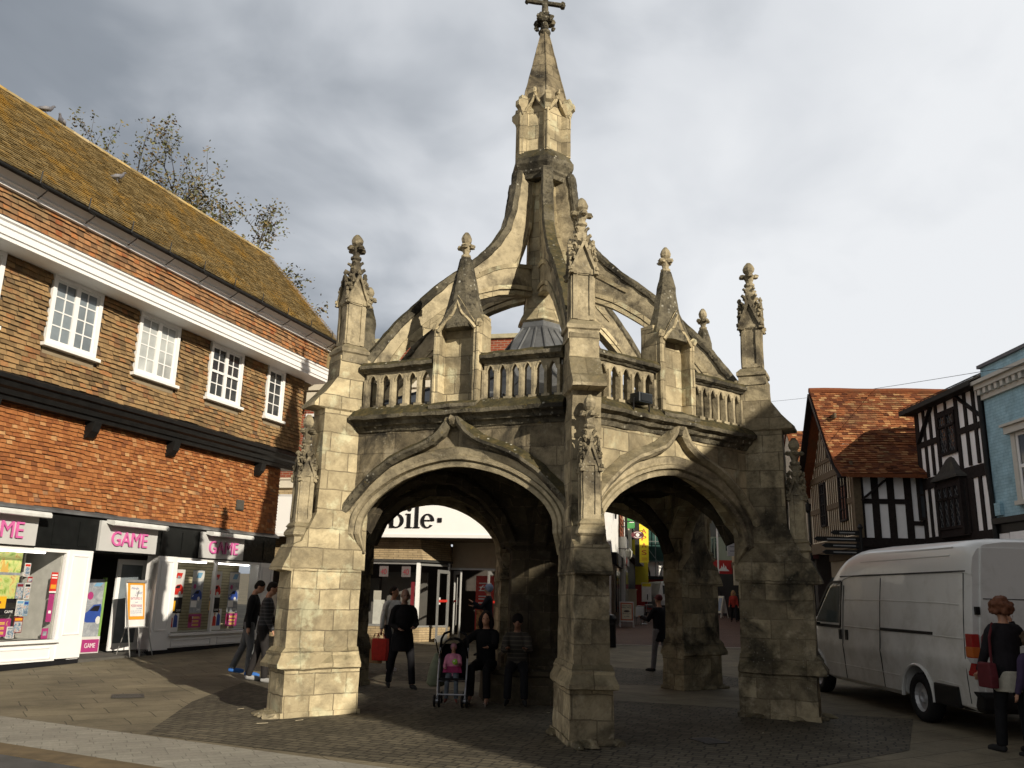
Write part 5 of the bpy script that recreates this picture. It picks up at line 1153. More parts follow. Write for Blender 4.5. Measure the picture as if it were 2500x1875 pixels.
for x in (.3,1.0): m=MB(); m.grid([[(x,-.03+.32*(z-1.15),z),(x+.58,-.03+.32*(z-1.15),z),(x+.58,.05+.32*(z-1.15),z),(x,.05+.32*(z-1.15),z)] for z in (1.14,1.62)]); m.build('rear_window',GLs[0],t)
for x in (.02,1.72): addb(t,'tail_light',fred,x,x+.16,-.07,.05,.75,1.1)
for x in (.1,1.6): m=MB(); m.lathe([(.0,0),(.3,0),(.3,.2),(0,.2)],(x,.6,.3),14,'x'); m.build('wheel',fdark,t)
addb(t,'bumper',fdark,0,1.9,-.12,.0,.3,.52)
# A-boards
def aboard(label,loc,w,h,rz,face,border,lines):
    t=thing('a_board',label,'a-board',loc,rz)
    for sg in (1,-1):
        m=MB(); dy=.24
        for x in (-w/2,w/2-.04): m.grid([[(x,sg*-dy*(1-z/h),z),(x+.04,sg*-dy*(1-z/h),z),(x+.04,sg*(-dy*(1-z/h))+.03,z),(x,sg*(-dy*(1-z/h))+.03,z)] for z in (0,h)])
        m.grid([[(-w/2,sg*-dy*(1-z/h),z),(w/2,sg*-dy*(1-z/h),z),(w/2,sg*-dy*(1-z/h)+.03,z),(-w/2,sg*-dy*(1-z/h)+.03,z)] for z in (h*.22,h)])
        m.build('panel',plain('aboard_white',(.88,.87,.84),.5),t)
    def fp(x,z,o): return (x,-.24*(1-z/h)-o,z)
    for i,(mt,k) in enumerate(((border,.045),(face,.10))):
        m=MB(); m.face([fp(-w/2+k,h*.22+k,.003+.003*i),fp(w/2-k,h*.22+k,.003+.003*i),fp(w/2-k,h-k,.003+.003*i),fp(-w/2+k,h-k,.003+.003*i)]); m.build('print',mt,t)
    for (s,x,z,ww,hh,mt) in lines: text(s,fp(x,z,.009),(1,0,0),V((0,.24/h,1)),ww,hh,mt,'lettering',t,.002)
    return t
bord=plain('terracotta',(.62,.22,.12),.5); ivory=plain('ivory',(.88,.82,.62),.5); inkd=plain('dark_ink',(.05,.06,.05),.6)
t=aboard('white a-board with a terracotta border advertising a half price offer',(4.97,36.3,zs(36.3)),.60,1.02,-.1,ivory,bord,[('BEEFEATER',-.17,.84,.34,.04,inkd),('HALF PRICE',-.19,.75,.38,.07,inkd),('SERVED ALL DAY',-.17,.52,.34,.03,inkd),('£3.99',-.1,.40,.2,.05,inkd)])
m=MB(); m.lump((0,-.13,.64),(.12,.008,.04),.2,8,5); m.build('print',plain('pie_ink',(.12,.10,.09),.6),t)
aboard('thin white a-board on the right of the far street by the suited man',(11.65,47.5,zs(47.5)),.5,1.15,-1.2,plain('pale_blue',(.35,.42,.55),.5),ivory,[])
t=thing('menu_stand','white menu stand with a yellow top near the red stall','sign',(7.35,47.6,zs(47.6))); addb(t,'post',fdark,.2,.26,0,.05,0,1.2); addb(t,'board',fw,0,.52,-.03,.03,.75,1.75); addb(t,'yellow_top',fyel,.02,.50,-.034,-.03,1.55,1.73); addb(t,'bottle_print',fdark,.28,.33,-.035,-.03,.85,1.15)
# cafe furniture
def cafe(label,x,y):
    t=thing('cafe_chair',label,'chair',(x,y,zs(y)),.6,'cafe chairs')
    m=MB(); m.lathe([(.0,.44),(.22,.44),(.22,.47),(0,.47)],n=12); m.build('seat',fdark,t)
    m=MB(); m.tube([(.2*math.cos(a),.2*math.sin(a),.47+.32) for a in [math.pi*k/8 for k in range(9)]],.018,5); m.tube([(-.2,0,.46),(-.2,0,.79)],.014,5); m.tube([(.2,0,.46),(.2,0,.79)],.014,5); m.tube([(0,.2,.46),(0,.2,.79)],.014,5); m.build('backrest',alu,t)
    for a in (0.8,2.3,3.9,5.5): m=MB(); m.tube([(.18*math.cos(a),.18*math.sin(a),.44),(.22*math.cos(a),.22*math.sin(a),0)],.014,5); m.build('leg',alu,t)
cafe('dark cafe chair just right of the half price a-board',5.85,38.2); cafe('dark cafe chair between the a-board and the menu stand, farther back',6.6,40.5)
t=thing('cafe_table','small round cafe table beside the a-board','table',(6.15,39.2,zs(39.2))); m=MB(); m.lathe([(.0,.72),(.33,.72),(.33,.75),(0,.75)],n=14); m.build('tabletop',fdark,t); m=MB(); m.lathe([(.2,0),(.03,.04),(.03,.72)],n=8); m.build('leg',alu,t)
t=thing('litter_bin','round black litter bin standing beyond the front pillar','litter bin',(3.0,25.69,zs(25.69))); m=MB(); m.lathe([(.20,0),(.21,.05),(.20,.08),(.20,.72),(.23,.74),(.23,.80),(.16,.90),(.05,.93)],n=16); m.build('body',M['black'],t,smooth=False); m=MB(); m.box(-.12,.12,-.235,-.2,.62,.72); m.build('opening',M['iron'],t)
t=thing('planter_box','cream utility box standing by the black shopfront','box',(6.45,46.5,zs(46.5))); addb(t,'body',fcream,0,.45,0,.5,0,1.35,bevel=.02); addb(t,'lid',fcream,-.04,.49,-.04,.54,1.35,1.42,bevel=.02)
# right side of the street
S5,L=block('grey_green_house','grey green rendered house with slit windows on the right of the far street','house',11.95,46.0,12.3,54,2.9,9.0,fgreen,5,side=1)
S5.rotation_euler.z=math.atan2(8,.35)
def rs(t,nm,mt,x0,x1,o,z0,z1): return addb(t,nm,mt,x0,x1,0,o,z0,z1)
for x,z0,z1 in ((1.0,3.6,5.6),(4.0,3.2,4.5),(5,3.2,4.5),(6,3.2,4.5),(4,6,8),(5.2,6,8)): rs(S5,'window',GLs[0],x,x+.45,.03,z0,z1)
addb(S5,'ground_floor',fdark,0,L,-5,-.25,0,2.9); addb(S5,'flagpole_banner',plain('banner_grey',(.16,.17,.16),.7),2.2,2.3,0.05,.8,4.4,8.2)
S6,L=block('cream_shop_house','cream house with a recessed window next to the grey green house','house',11.25,39.5,11.9,45.9,2.9,8.4,plain('far_tan',(.42,.35,.24),.8,.08),5,side=1)
addb(S6,'recess',GLs[1],1.2,3.2,0,.04,3.6,5.6); addb(S6,'ground_floor',fdark,0,L,-5,-.3,0,2.9); addb(S6,'canopy',fbrown,0,L,-.1,.35,2.7,2.95)
for x in (1,2.4,3.8): addb(S6,'shop_window',GLs[0],x,x+1,-.32,-.28,.5,2.3)
S7,L=block('dark_shop_house','dark brick house above a black shopfront nearest on the right of the far street','house',10.75,34.2,11.2,39.3,0,8.0,plain('far_dark_brick',(.05,.035,.03),.8,.3),5,side=1)
addb(S7,'shopfront',fdark,0,L,0,.15,0,3)
for x in (1,2.4,3.8): addb(S7,'shop_window',GLs[0],x,x+1,.15,.18,.5,2.3)
t=sign('bank_sign','red square projecting sign with a white flame emblem','' or (10.45,44.0,2.85),[('board',fred,(0,.95,-.05,.05,0,.68)),('bracket',M['iron'],(.9,1.4,-.02,.02,.4,.46))])
m=MB(); 
for i,(x,h) in enumerate(((.42,.25),(.52,.38),(.62,.25))): m.prism([(x-.16,.18),(x-.05,.16),(x+.06,.2),(x+.02,.2+h*.6),(x-.02,.16+h),(x-.04,.2+h*.4)],(0,-.052,0),(1,0,0),(0,0,1),(0,-1,0),0,.004+.001*i)
m.prism([(.2,.14),(.8,.14),(.7,.24),(.3,.24)],(0,-.052,0),(1,0,0),(0,0,1),(0,-1,0),0,.003); m.build('emblem',fw,t)
t=sign('white_sign_board','pale sign board with faint lines, projecting over the right of the far street','' or (10.15,39.9,3.55),[('board',plain('board_grey',(.40,.40,.42),.6),(0,.75,-.04,.04,0,.86)),('bracket',M['iron'],(.75,1.2,-.02,.02,.6,.66))])
for z in (.2,.4,.6): addb(t,'text_line',plain('faint_line',(.2,.2,.22),.6),.1,.62,-.045,-.04,z,z+.05)
t=sign('flag_pole','tall thin white pole banner edge standing before the cream house','' or (10.42,43,2.4),[('pole',fw,(0,.07,-.03,.03,0,4.6)),('bracket',M['iron'],(.07,.9,-.02,.02,4.2,4.26))])
t=sign('hanging_lantern_sign','narrow pale sign hanging above the suited man','' or (10.55,40.5,2.25),[('board',fcream,(0,.5,-.04,.04,0,.9)),('bracket',M['iron'],(.5,.9,-.02,.02,.8,.85))])
# ---- trees behind the tile-hung roof
bark=plain('bark',(.07,.06,.05),.9,.3,9,bmp=.5)
leafm,nt,b=newmat('autumn_leaves'); at=N(nt,'ShaderNodeAttribute',attribute_name='Col'); c=ramp(nt,at.outputs['Fac'],[(0,(.05,.055,.02)),(.35,(.11,.105,.03)),(.6,(.17,.13,.04)),(.85,(.15,.085,.035)),(1,(.10,.14,.03))]); nt.links.new(c,b.inputs['Base Color']); b.inputs['Roughness'].default_value=.6
def tree(label,x,y,z0,tips,seed,hue=0,fol=1.0):
    t=thing('tree',label,'tree',(x,y,0),0,'bare autumn trees behind the roof'); r=random.Random(seed); w=MB(); lv=MB()
    base=V((0,0,z0)); fork=V((0,0,z0+5)); w.tube([V((0,0,0)),base,fork],[.34,.26,.2],8)
    def leaf(p,n):
        for _ in range(int(n*fol)):
            q=p+V((r.gauss(0,.16),r.gauss(0,.16),r.gauss(0,.18))); s=r.uniform(.045,.10)
            a=V((r.uniform(-1,1),r.uniform(-1,1),r.uniform(-.6,.6))).normalized()*s; bb=a.orthogonal().normalized()*s*.55; bb=Matrix.Rotation(r.uniform(0,6),3,a)@bb
            lv.face([q-a,q+bb,q+a,q-bb],r.random())
    def branch(p,d,L,rad,lev):
        pts=[p]; n=4
        for i in range(n):
            d=(d+V((r.gauss(0,.16),r.gauss(0,.16),r.gauss(.05,.10)))).normalized(); pts.append(pts[-1]+d*L/n)
        w.tube(pts,[rad*(1-.65*i/n) for i in range(n+1)],5 if lev else 7)
        if lev>=2:
            for q in pts[1:]: leaf(q,3)
            if lev>=3: leaf(pts[-1],4); return
        k=4 if lev<2 else 4
        for i in range(k):
            u=pts[1+int(r.random()*n*.999)] if i else pts[-1]; a=r.uniform(0,6.28); sp=r.uniform(.45,.95)
            e=d.orthogonal().normalized(); e=Matrix.Rotation(a,3,d)@e
            branch(u,(d+e*sp+V((0,0,.15))).normalized(),L*r.uniform(.5,.68),rad*.45,lev+1)
    for tx,ty,tz in tips:
        d=V((tx,ty,tz))-fork; branch(fork,d.normalized(),d.length*.62,.12,0)
    w.build('trunk',bark,t); lv.build('crown',leafm,t)
tree('thin brown leaved tree rising behind the highest part of the roof',-18.5,34,8,[(-.6,0,19.6),(1.2,.5,19.0),(2.4,0,18.2),(.2,1,18.6)],3)
tree('thin twiggy tree between the brown and the olive trees behind the roof',-17.2,34.5,7,[(-.2,0,18.6),(.8,.3,17.6),(-1.2,0,17.9)],33,fol=1.1)
tree('fuller olive leaved tree behind the middle of the roof ridge',-15.8,34,7,[(0,0,20.0),(-1.8,.3,18.6),(1.4,0,18.0),(2.8,0,17.2),(.6,1,16.8)],12,fol=1.6)
tree('small green leaved tree top behind the low end of the roof',-11.6,34,6,[(.1,0,16.2),(1.2,0,14.6),(-.6,0,15.0)],21,fol=1.0)
# ------------------------------------------------------------------ people
def dirv(pitch,abd,side): # pitch: forward swing, abd: sideways lift (degrees); limb hangs down at 0
    p,a=R_(pitch),R_(abd); return V((side*math.sin(a),math.sin(p)*math.cos(a),-math.cos(p)*math.cos(a)))
SK={}
def pm(col,rough=.85,sc=14):
    k=tuple(round(c,3) for c in col)+(rough,)
    if k not in SK: SK[k]=plain('cloth_%d'%len(SK) if rough>.6 else 'skin_%d'%len(SK),col,rough,.18,sc,bmp=.3)
    return SK[k]
def person(label,loc,rz,H=1.75,seat=None,lean=0,legs=((12,0),(-12,0)),arms=((5,8,10,0),(5,8,10,0)),head=(0,0),top=(.02,.02,.022),bot=(.03,.03,.035),shoe=(.02,.02,.02),hair=(.03,.02,.015),skin=(.42,.22,.14),style='short',coat=0,stripes=None,vox=.013,group=None,skirt=None,slim=1.0,feet_skin=False,sleeve=1.0,splay=(5,5)):
    t=thing('person',label,'person',loc,rz,group); k=H/1.75
    pz=(seat if seat is not None else None)
    LT,LS=.43,.42
    # ground the lower foot
    def legpts(side,pit,bend,hip):
        sp=splay[0 if side<0 else 1]
        kn=hip+dirv(pit,sp,side)*LT; an=kn+dirv(pit-bend,sp*.3,side)*LS; return kn,an
    hipz=.93
    if pz is None:
        dz=[]
        for side,(pit,bend) in zip((-1,1),legs):
            kn,an=legpts(side,pit,bend,V((side*.09,0,0))); dz.append(-an.z+.075)
        hipz=max(dz)
    else: hipz=pz/k+.10
    hips={s:V((s*.09,0,hipz)) for s in (-1,1)}
    Lm=Matrix.Rotation(R_(-lean),3,'X')
    O=V((0,0,hipz))
    def up(p): return O+Lm@V(p)
    sh={s:up((s*.168*slim,.0,.468)) for s in (-1,1)}
    neck=up((0,.0,.57)); hd=neck+Lm@(Matrix.Rotation(R_(-head[0]),3,'X')@V((0,.025,.135)))
    HM=Lm@Matrix.Rotation(R_(-head[0]),3,'X')@Matrix.Rotation(R_(head[1]),3,'Z')
    b=MB()
    spine=[up((0,0,-.06)),up((0,0,.05)),up((0,.01,.2)),up((0,.015,.36)),up((0,0,.48)),up((0,-.005,.55))]
    w=slim
    b.tube(spine,[(.09,.12*w),(.105,.155*w),(.095,.14*w),(.11,.16*w),(.085,.15*w),(.05,.06)],12)
    b.tube([up((0,-.005,.5)),neck,hd],[.058,.055,.05],8)
    # head: cranium, face, jaw, nose, ears
    def hp(p): return hd+HM@V(p)
    b.ell(hp((0,-.01,.03)),(.073,.092,.092),M=HM); b.ell(hp((0,.022,-.035)),(.056,.062,.075),M=HM); b.tube([hp((0,.075,.02)),hp((0,.098,-.018)),hp((0,.078,-.026))],[.010,.014,.010],6)
    for s in (-1,1): b.ell(hp((s*.074,-.005,-.005)),(.012,.022,.032),8,5,HM)
    b.tube([hp((-.022,.078,-.058)),hp((0,.086,-.056)),hp((.022,.078,-.058))],.008,5)
    arm={}
    for s,(pit,abd,bend,inw) in zip((-1,1),arms):
        el=sh[s]+dirv(pit,abd,s)*.285; d2=dirv(pit+bend,abd,s)+V((-s*math.sin(R_(inw))*1.2,0,0)); d2.normalize(); wr=el+d2*.25
        arm[s]=(sh[s],el,wr,d2); b.tube([up((s*.05,0,.50)),up((s*.11,0,.492)),sh[s],el,wr],[.04,.05,.052,.042,.028],8)
        # hand: palm, four fingers, thumb
        side=d2.cross(V((0,1,0)) if abs(d2.y)<.8 else V((0,0,1))).normalized(); nrm=side.cross(d2)
        pc=wr+d2*.05; b.tube([wr,wr+d2*.03,wr+d2*.085],[(.024,.016),(.040,.016),(.038,.014)] if True else .03,8)
        for i in range(4):
            o=wr+d2*.08+side*(-.027+.018*i); L=.07-.008*abs(i-1.4); f1=o+d2*L*.5; f2=f1+(d2*.8+nrm*.5).normalized()*L*.4; b.tube([o,f1,f2],[.0095,.0088,.007],6)
        o=wr+d2*.025-side*.03; b.tube([o,o+(d2*.6-side*.6).normalized()*.035,o+(d2*.9-side*.45).normalized()*.062],[.011,.0095,.0075],6)
    lg={}
    for s,(pit,bend) in zip((-1,1),legs):
        kn,an=legpts(s,pit,bend,hips[s]); lg[s]=(hips[s],kn,an); b.tube([hips[s]+V((0,0,.05)),hips[s],(hips[s]+kn)/2,kn,kn.lerp(an,.3),an],[.085,.088,.072,.052,.054,.036],9)
        fwd=V((s*.15,1,0)).normalized(); b.tube([an+V((0,-.035,-.03)),an+V((0,.02,-.035))+fwd*.03,an+fwd*.14+V((0,0,-.055)),an+fwd*.20+V((0,0,-.06))],[(.03,.03),(.036,.036),(.022,.042),(.013,.03)],8)
    def done(mb,nm,mat,parent=t,rm=vox):
        mb.v=[tuple(V(p)*k) for p in mb.v]
        return mb.build(nm,mat,parent,smooth=True,remesh=rm)
    done(b,'body',pm(skin,.5))
    j=MB(); g=.018+coat*.01
    low=-.10-coat*.18
    j.tube([up((0,0,low)),up((0,0,.05)),up((0,.01,.2)),up((0,.015,.36)),up((0,0,.455)),up((0,-.002,.505)),up((0,-.005,.545))],[(.115+coat*.02,.165*w+coat*.02),(.125,.175*w),(.118+coat*.015,.165*w),(.13+coat*.01,.180*w),(.11,.165*w),(.085,.115*w),(.064,.072)],14)
    for s in (-1,1):
        a=arm[s]; end=a[2] if sleeve>=1 else a[1].lerp(a[2],0)
        j.tube([up((s*.03,0,.49)),up((s*.10,0,.485)),up((s*.145,0,.474)),a[0].lerp(a[1],.12),a[1],a[1].lerp(a[2],.5),end],[.05,.062,.068,.068,.058,.052,.045],10)
    tm=pm(top)
    if stripes:
        tm,nt_,b_=newmat('striped_knit'); tc_=N(nt_,'ShaderNodeTexCoord'); sx_=N(nt_,'ShaderNodeSeparateXYZ'); nt_.links.new(tc_.outputs['Object'],sx_.inputs[0])
        q=math_(nt_,'FRACT',math_(nt_,'MULTIPLY',sx_.outputs[2],16)); cc=ramp(nt_,q,[(.62,top),(.70,stripes),(.92,stripes),(.98,top)]); nt_.links.new(cc,b_.inputs['Base Color']); b_.inputs['Roughness'].default_value=.9
    done(j,'jacket',tm)
    tr=MB(); tr.tube([up((0,0,.06)),up((0,0,-.02)),O+V((0,0,-.06))],[(.115,.165*w),(.12,.17*w),(.10,.15)],12)
    for s in (-1,1):
        h_,kn,an=lg[s]; tr.tube([h_+V((0,0,.04)),h_,(h_+kn)/2,kn,kn.lerp(an,.4),an+V((0,0,-.0))],[.10,.103,.088,.068,.068,.062],10)
    done(tr,'trousers',pm(bot))
    if skirt:
        sk=MB(); sk.tube([up((0,0,.0)),up((0,0,-.12)),up((0,0,-.24))],[(.13,.18),(.14,.19),(.145,.20)],14); done(sk,'shirt_tail',pm(skirt))
    if not feet_skin:
        for s in (-1,1):
            f=MB(); an=lg[s][2]; fwd=V((s*.15,1,0)).normalized(); f.tube([an+V((0,-.06,-.035)),an+V((0,-.02,-.03)),an+fwd*.06+V((0,0,-.04)),an+fwd*.15+V((0,0,-.052)),an+fwd*.225+V((0,0,-.06))],[(.03,.032),(.044,.042),(.038,.044),(.026,.048),(.013,.03)],10); done(f,'shoe',pm(shoe),rm=vox*.8)
    else:
        for s in (-1,1):
            f=MB(); an=lg[s][2]; fwd=V((s*.15,1,0)).normalized(); f.tube([an+V((0,-.05,-.07)),an+fwd*.1+V((0,0,-.072)),an+fwd*.22+V((0,0,-.072))],[(.006,.035),(.006,.045),(.006,.035)],8); f.tube([an+fwd*.15+V((-.035,0,-.06)),an+fwd*.09+V((0,0,-.03)),an+fwd*.15+V((.035,0,-.06))],.007,5); f.v=[tuple(V(p)*k) for p in f.v]; f.build('sandal',pm(shoe),t)
    hm=pm(hair,.8,40); h=MB(); hr=random.Random(len(label))
    if style=='short': h.ell(hp((0,-.02,.045)),(.080,.094,.088),M=HM); h.ell(hp((0,-.055,.0)),(.070,.062,.075),M=HM)
    elif style=='bald': h.ell(hp((0,-.05,.0)),(.076,.060,.05),M=HM)
    elif style=='long':
        h.ell(hp((0,-.025,.04)),(.090,.098,.095),M=HM)
        for s in (-1,1): h.tube([hp((s*.05,-.02,.08)),hp((s*.088,-.015,.0)),hp((s*.095,-.02,-.09)),hp((s*.085,-.03,-.17))],[.03,.04,.042,.025],8)
        h.tube([hp((0,-.07,.05)),hp((0,-.085,-.06)),hp((0,-.07,-.17))],[.07,.07,.05],8)
    elif style=='curly':
        h.ell(hp((0,-.03,.04)),(.11,.12,.11),M=HM)
        for i in range(60):
            a=hr.uniform(0,6.28); e=hr.uniform(-.7,1.5); p=V((.118*math.cos(e)*math.cos(a),.125*math.cos(e)*math.sin(a)-.03,.115*math.sin(e)+.02))
            if p.y>.05 and p.z<.06: continue
            h.lump(hp(p),.034,.3)
    elif style in('hood','helmet'): h.ell(hp((0,-.03,.03)),(.10,.115,.112),M=HM)
    elif style=='cap': h.ell(hp((0,-.02,.05)),(.088,.10,.088),M=HM); h.ell(hp((0,.09,.05)),(.06,.06,.012),M=HM)
    elif style=='afro': h.ell(hp((0,-.02,.05)),(.10,.105,.10),M=HM)
    done(h,'hair' if style not in('hood','helmet','cap') else style,hm,rm=.012)
    if vox<.018:
        for s in (-1,1):
            e=MB(); e.lump(hp((s*.03,.074,.012)),(.011,.006,.007),.0,8,5); e.v=[tuple(V(p)*k) for p in e.v]; e.build('eye',M['black'],t)
    return t,dict(hand={s:arm[s][2]*k+arm[s][3]*.07*k for s in arm},head=hd*k,HM=HM,neck=neck*k,k=k,sh={s:sh[s]*k for s in sh},up=lambda p:up(p)*k)
RZ=lambda deg:R_(deg)
# walkers on the left
person('man in black hooded top, grey jeans and blue trainers walking past the shop window',(-4.86,16.75,.02),RZ(-82),H=1.76,lean=4,legs=((-15,8),(9,10)),arms=((22,6,18,0),(-8,8,12,0)),head=(24,0),top=(.010,.010,.011),bot=(.10,.105,.11),shoe=(.03,.13,.42),hair=(.015,.012,.01))
person('man in a dark striped hooded top half hidden behind the left pillar',(-4.36,15.9,0),RZ(-78),H=1.74,lean=4,legs=((-11,6),(10,8)),arms=((14,6,20,0),(6,6,20,0)),head=(12,0),top=(.018,.018,.02),stripes=(.06,.06,.065),bot=(.022,.02,.02),shoe=(.25,.25,.25),hair=(.02,.015,.012))
# under the cross
T_,inf=person('man in a pale grey jacket carrying a red bag, looking right',(-2.33,18.05,.03),RZ(-140),H=1.70,legs=((-14,4),(16,8)),arms=((0,6,14,0),(0,14,16,0)),head=(0,35),top=(.62,.62,.60),bot=(.02,.022,.03),shoe=(.5,.5,.55),hair=(.025,.018,.014),coat=.7)
def bag(label,at,w,h,d,col,rz,cat='bag',strap=.12):
    t=thing('bag',label,cat,at,rz); m=MB(); m.grid([[(-w/2*a,-d/2*a,z),(w/2*a,-d/2*a,z),(w/2*a,d/2*a,z),(-w/2*a,d/2*a,z)] for a,z in ((.9,-h-strap),(1,-h*.5-strap),(.95,-strap))]); m.build('body',pm(col,.7),t,bevel=.015)
    for s in (-1,1): m=MB(); m.tube([(-w*.25,s*d*.3,-strap),(-w*.15,0,-.01),(w*.15,0,-.01),(w*.25,s*d*.3,-strap)],.008,5); m.build('handle',pm(col,.7),t)
    return t
def wpt(T,p): return Matrix.Translation(T.location)@Matrix.Rotation(T.rotation_euler.z,4,'Z')@V(p)
h=wpt(T_,inf['hand'][1]); h2=wpt(T_,inf['hand'][-1])
lh=h if h.x<h2.x else h2
bag('red shopping bag hanging from the hand of the man in the pale jacket',lh,.34,.42,.12,(.55,.03,.02),RZ(-20))
bag('brown paper bag carried behind the red shopping bag',lh+V((-.10,.10,-.02)),.30,.46,.12,(.33,.20,.09),RZ(-30))
person('dark clothed older man standing under the cross, hands at his chest',(-1.80,15.45,0),RZ(-160),H=1.68,legs=((10,0),(-12,4)),splay=(9,9),arms=((8,12,72,34),(6,14,66,36)),head=(8,0),top=(.012,.011,.012),bot=(.010,.010,.012),hair=(.10,.09,.085),skin=(.30,.17,.12),style='bald',coat=1,slim=1.02)
person('woman in black with long dark hair seated on the central pier base',(-.30,13.80,0),RZ(168),H=1.66,seat=.47,lean=4,legs=((80,84),(84,88)),arms=((48,8,42,20),(24,48,24,0)),head=(2,8),top=(.008,.008,.009),bot=(.008,.008,.009),shoe=(.30,.28,.25),hair=(.012,.009,.008),style='long',feet_skin=True,splay=(3,6),slim=.95)
person('boy in a dark striped jumper seated to the right of the woman in black',(.18,13.66,0),RZ(178),H=1.60,seat=.47,lean=8,legs=((80,82),(80,84)),arms=((40,8,60,20),(40,10,60,20)),top=(.03,.026,.02),stripes=(.075,.065,.05),bot=(.010,.010,.012),hair=(.010,.008,.008),skin=(.22,.11,.07),style='afro')
# rider with helmet
T_,inf=person('person in dark riding clothes and pale blue helmet behind the back pillar',(-.46,22.2,.11),RZ(92),H=1.74,legs=((8,0),(-8,0)),arms=((40,6,80,10),(30,8,70,10)),top=(.012,.013,.018),bot=(.012,.012,.015),hair=(.22,.27,.38),style='helmet')
m=MB(); q=inf['head']; m.grid([[V(q)+V((.105*math.sin(a),.10+.03*math.cos(a)+dy,z)) for a in [R_(-70+20*i) for i in range(8)]] for z,dy in ((.10,.0),(.04,.05),(-.02,.075))],closed=False,cap=False); m.build('visor',plain('visor_grey',(.30,.33,.40),.15,spec=.8),T_)
# right-hand people
T_,inf=person('person in dark jacket, grey trousers and dark red cap, seen from behind',(3.36,19.3,.06),RZ(35),H=1.62,legs=((6,0),(-8,4)),arms=((35,10,70,10),(30,12,70,10)),top=(.012,.011,.013),bot=(.16,.15,.155),hair=(.10,.015,.018),style='cap',coat=.8)
t=thing('paper_sheet','white sheet of paper held in the hands of the person in the red cap','paper',wpt(T_,inf['hand'][-1]),RZ(35)); m=MB(); m.box(-.10,.14,-.004,.004,-.02,.20); m.build('sheet',pal['white'],t)
person('man in a dark suit and white shirt walking down the far street',(12.6,50.5,.68),RZ(175),H=1.72,legs=((10,4),(-10,4)),arms=((10,6,40,10),(8,6,30,5)),top=(.014,.014,.018),bot=(.014,.014,.018),vox=.02,coat=.5)
person('blonde woman in a red top and dark coat walking down the far street',(11.15,43,.53),RZ(165),H=1.52,legs=((14,4),(-12,6)),arms=((8,8,20,0),(10,8,30,0)),top=(.30,.03,.02),bot=(.02,.02,.022),hair=(.40,.26,.12),style='long',vox=.02)
person('dark clothed walker just behind the blonde woman in the far street',(11.75,44,.55),RZ(160),H=1.55,legs=((10,4),(-12,6)),top=(.02,.02,.022),bot=(.02,.02,.022),vox=.02,coat=.8)
T_,inf=person('woman with curly red brown hair seen from behind, hand at her chin',(5.84,10.32,0),RZ(4),H=1.70,legs=((4,0),(-3,0)),arms=((10,14,18,8),(52,30,112,32)),head=(0,-18),top=(.014,.012,.014),bot=(.010,.010,.011),hair=(.12,.042,.018),style='curly',skirt=(.42,.39,.31),skin=(.40,.20,.12))
t=thing('shoulder_bag','dark red shoulder bag hanging at the left hip of the curly haired woman','bag',wpt(T_,(-.27,-.02,.98)),RZ(4)); m=MB(); m.grid([[(-.05,-.13*a,z),(.05,-.13*a,z),(.05,.13*a,z),(-.05,.13*a,z)] for a,z in ((.95,-.28),(1,-.15),(.8,.0))]); m.build('body',pm((.09,.010,.014),.7),t,bevel=.02)
m=MB(); m.tube([(0,-.09,-.02),(.02,-.07,.28),(.12,.0,.44),(.03,.07,.28),(0,.09,-.02)],[(.008,.016)]*5,6); m.build('strap',pm((.09,.010,.014),.7),t)
person('child with curly brown hair and purple top standing by the curly haired woman',(5.94,10.0,0),RZ(10),H=1.33,legs=((3,0),(-3,0)),arms=((4,8,10,0),(4,8,14,0)),top=(.035,.022,.055),bot=(.010,.010,.012),hair=(.055,.032,.017),style='curly')
# ---- pushchair with toddler
PC=thing('pushchair','black folding pushchair with umbrella handles and grey tubes','pushchair',(-.78,13.30,0),RZ(180))
tube=plain('pushchair_tube',(.40,.40,.42),.35,metal=.5); blk=plain('pushchair_cloth',(.012,.012,.013),.9,.3)
for s in (-1,1):
    m=MB(); m.tube([(s*.20,.22,.09),(s*.21,.05,.40),(s*.21,-.18,.80)],.013,6); m.tube([(s*.20,-.25,.09),(s*.21,.02,.45)],.013,6); m.build('frame_tube',tube,PC)
    m=MB(); m.tube([(s*.21,-.18,.78),(s*.20,-.24,.93),(s*.165,-.28,1.0),(s*.08,-.31,1.035)],.019,7); m.build('handle',blk,PC)
    for y in (.24,-.26):
        m=MB()
        for dx in (-.035,.035): m.lathe([(.035,-.012),(.082,-.014),(.088,0),(.082,.014),(.035,.012)],(s*.20+dx,y,.088),16,'x')
        o=m.build('wheel',M['black'],PC); m=MB(); m.lathe([(.0,-.05),(.035,-.05),(.035,.05),(0,.05)],(s*.20,y,.088),10,'x'); m.build('hub',tube,o)
m=MB(); m.tube([(-.2,-.05,.33),(.2,-.05,.33)],.010,6); m.tube([(-.2,.20,.17),(.2,.20,.17)],.012,6); m.build('cross_bar',tube,PC)
m=MB(); m.grid([[(-.19,y,z),(.19,y,z),(.19,y+.02,z-.03),(-.19,y+.02,z-.03)] for y,z in ((.20,.40),(-.05,.38),(-.10,.42),(-.22,.86))]); m.build('seat',blk,PC,bevel=.008)
m=MB(); m.grid([[(.225*math.cos(a)*r_,-.24+y,.66+.30*math.sin(a)*r_) for a in [math.pi*k/10 for k in range(11)]] for y,r_ in ((-.02,.95),(.06,1.0),(.16,.98),(.22,.90))],closed=False,cap=False); m.build('hood',blk,PC)
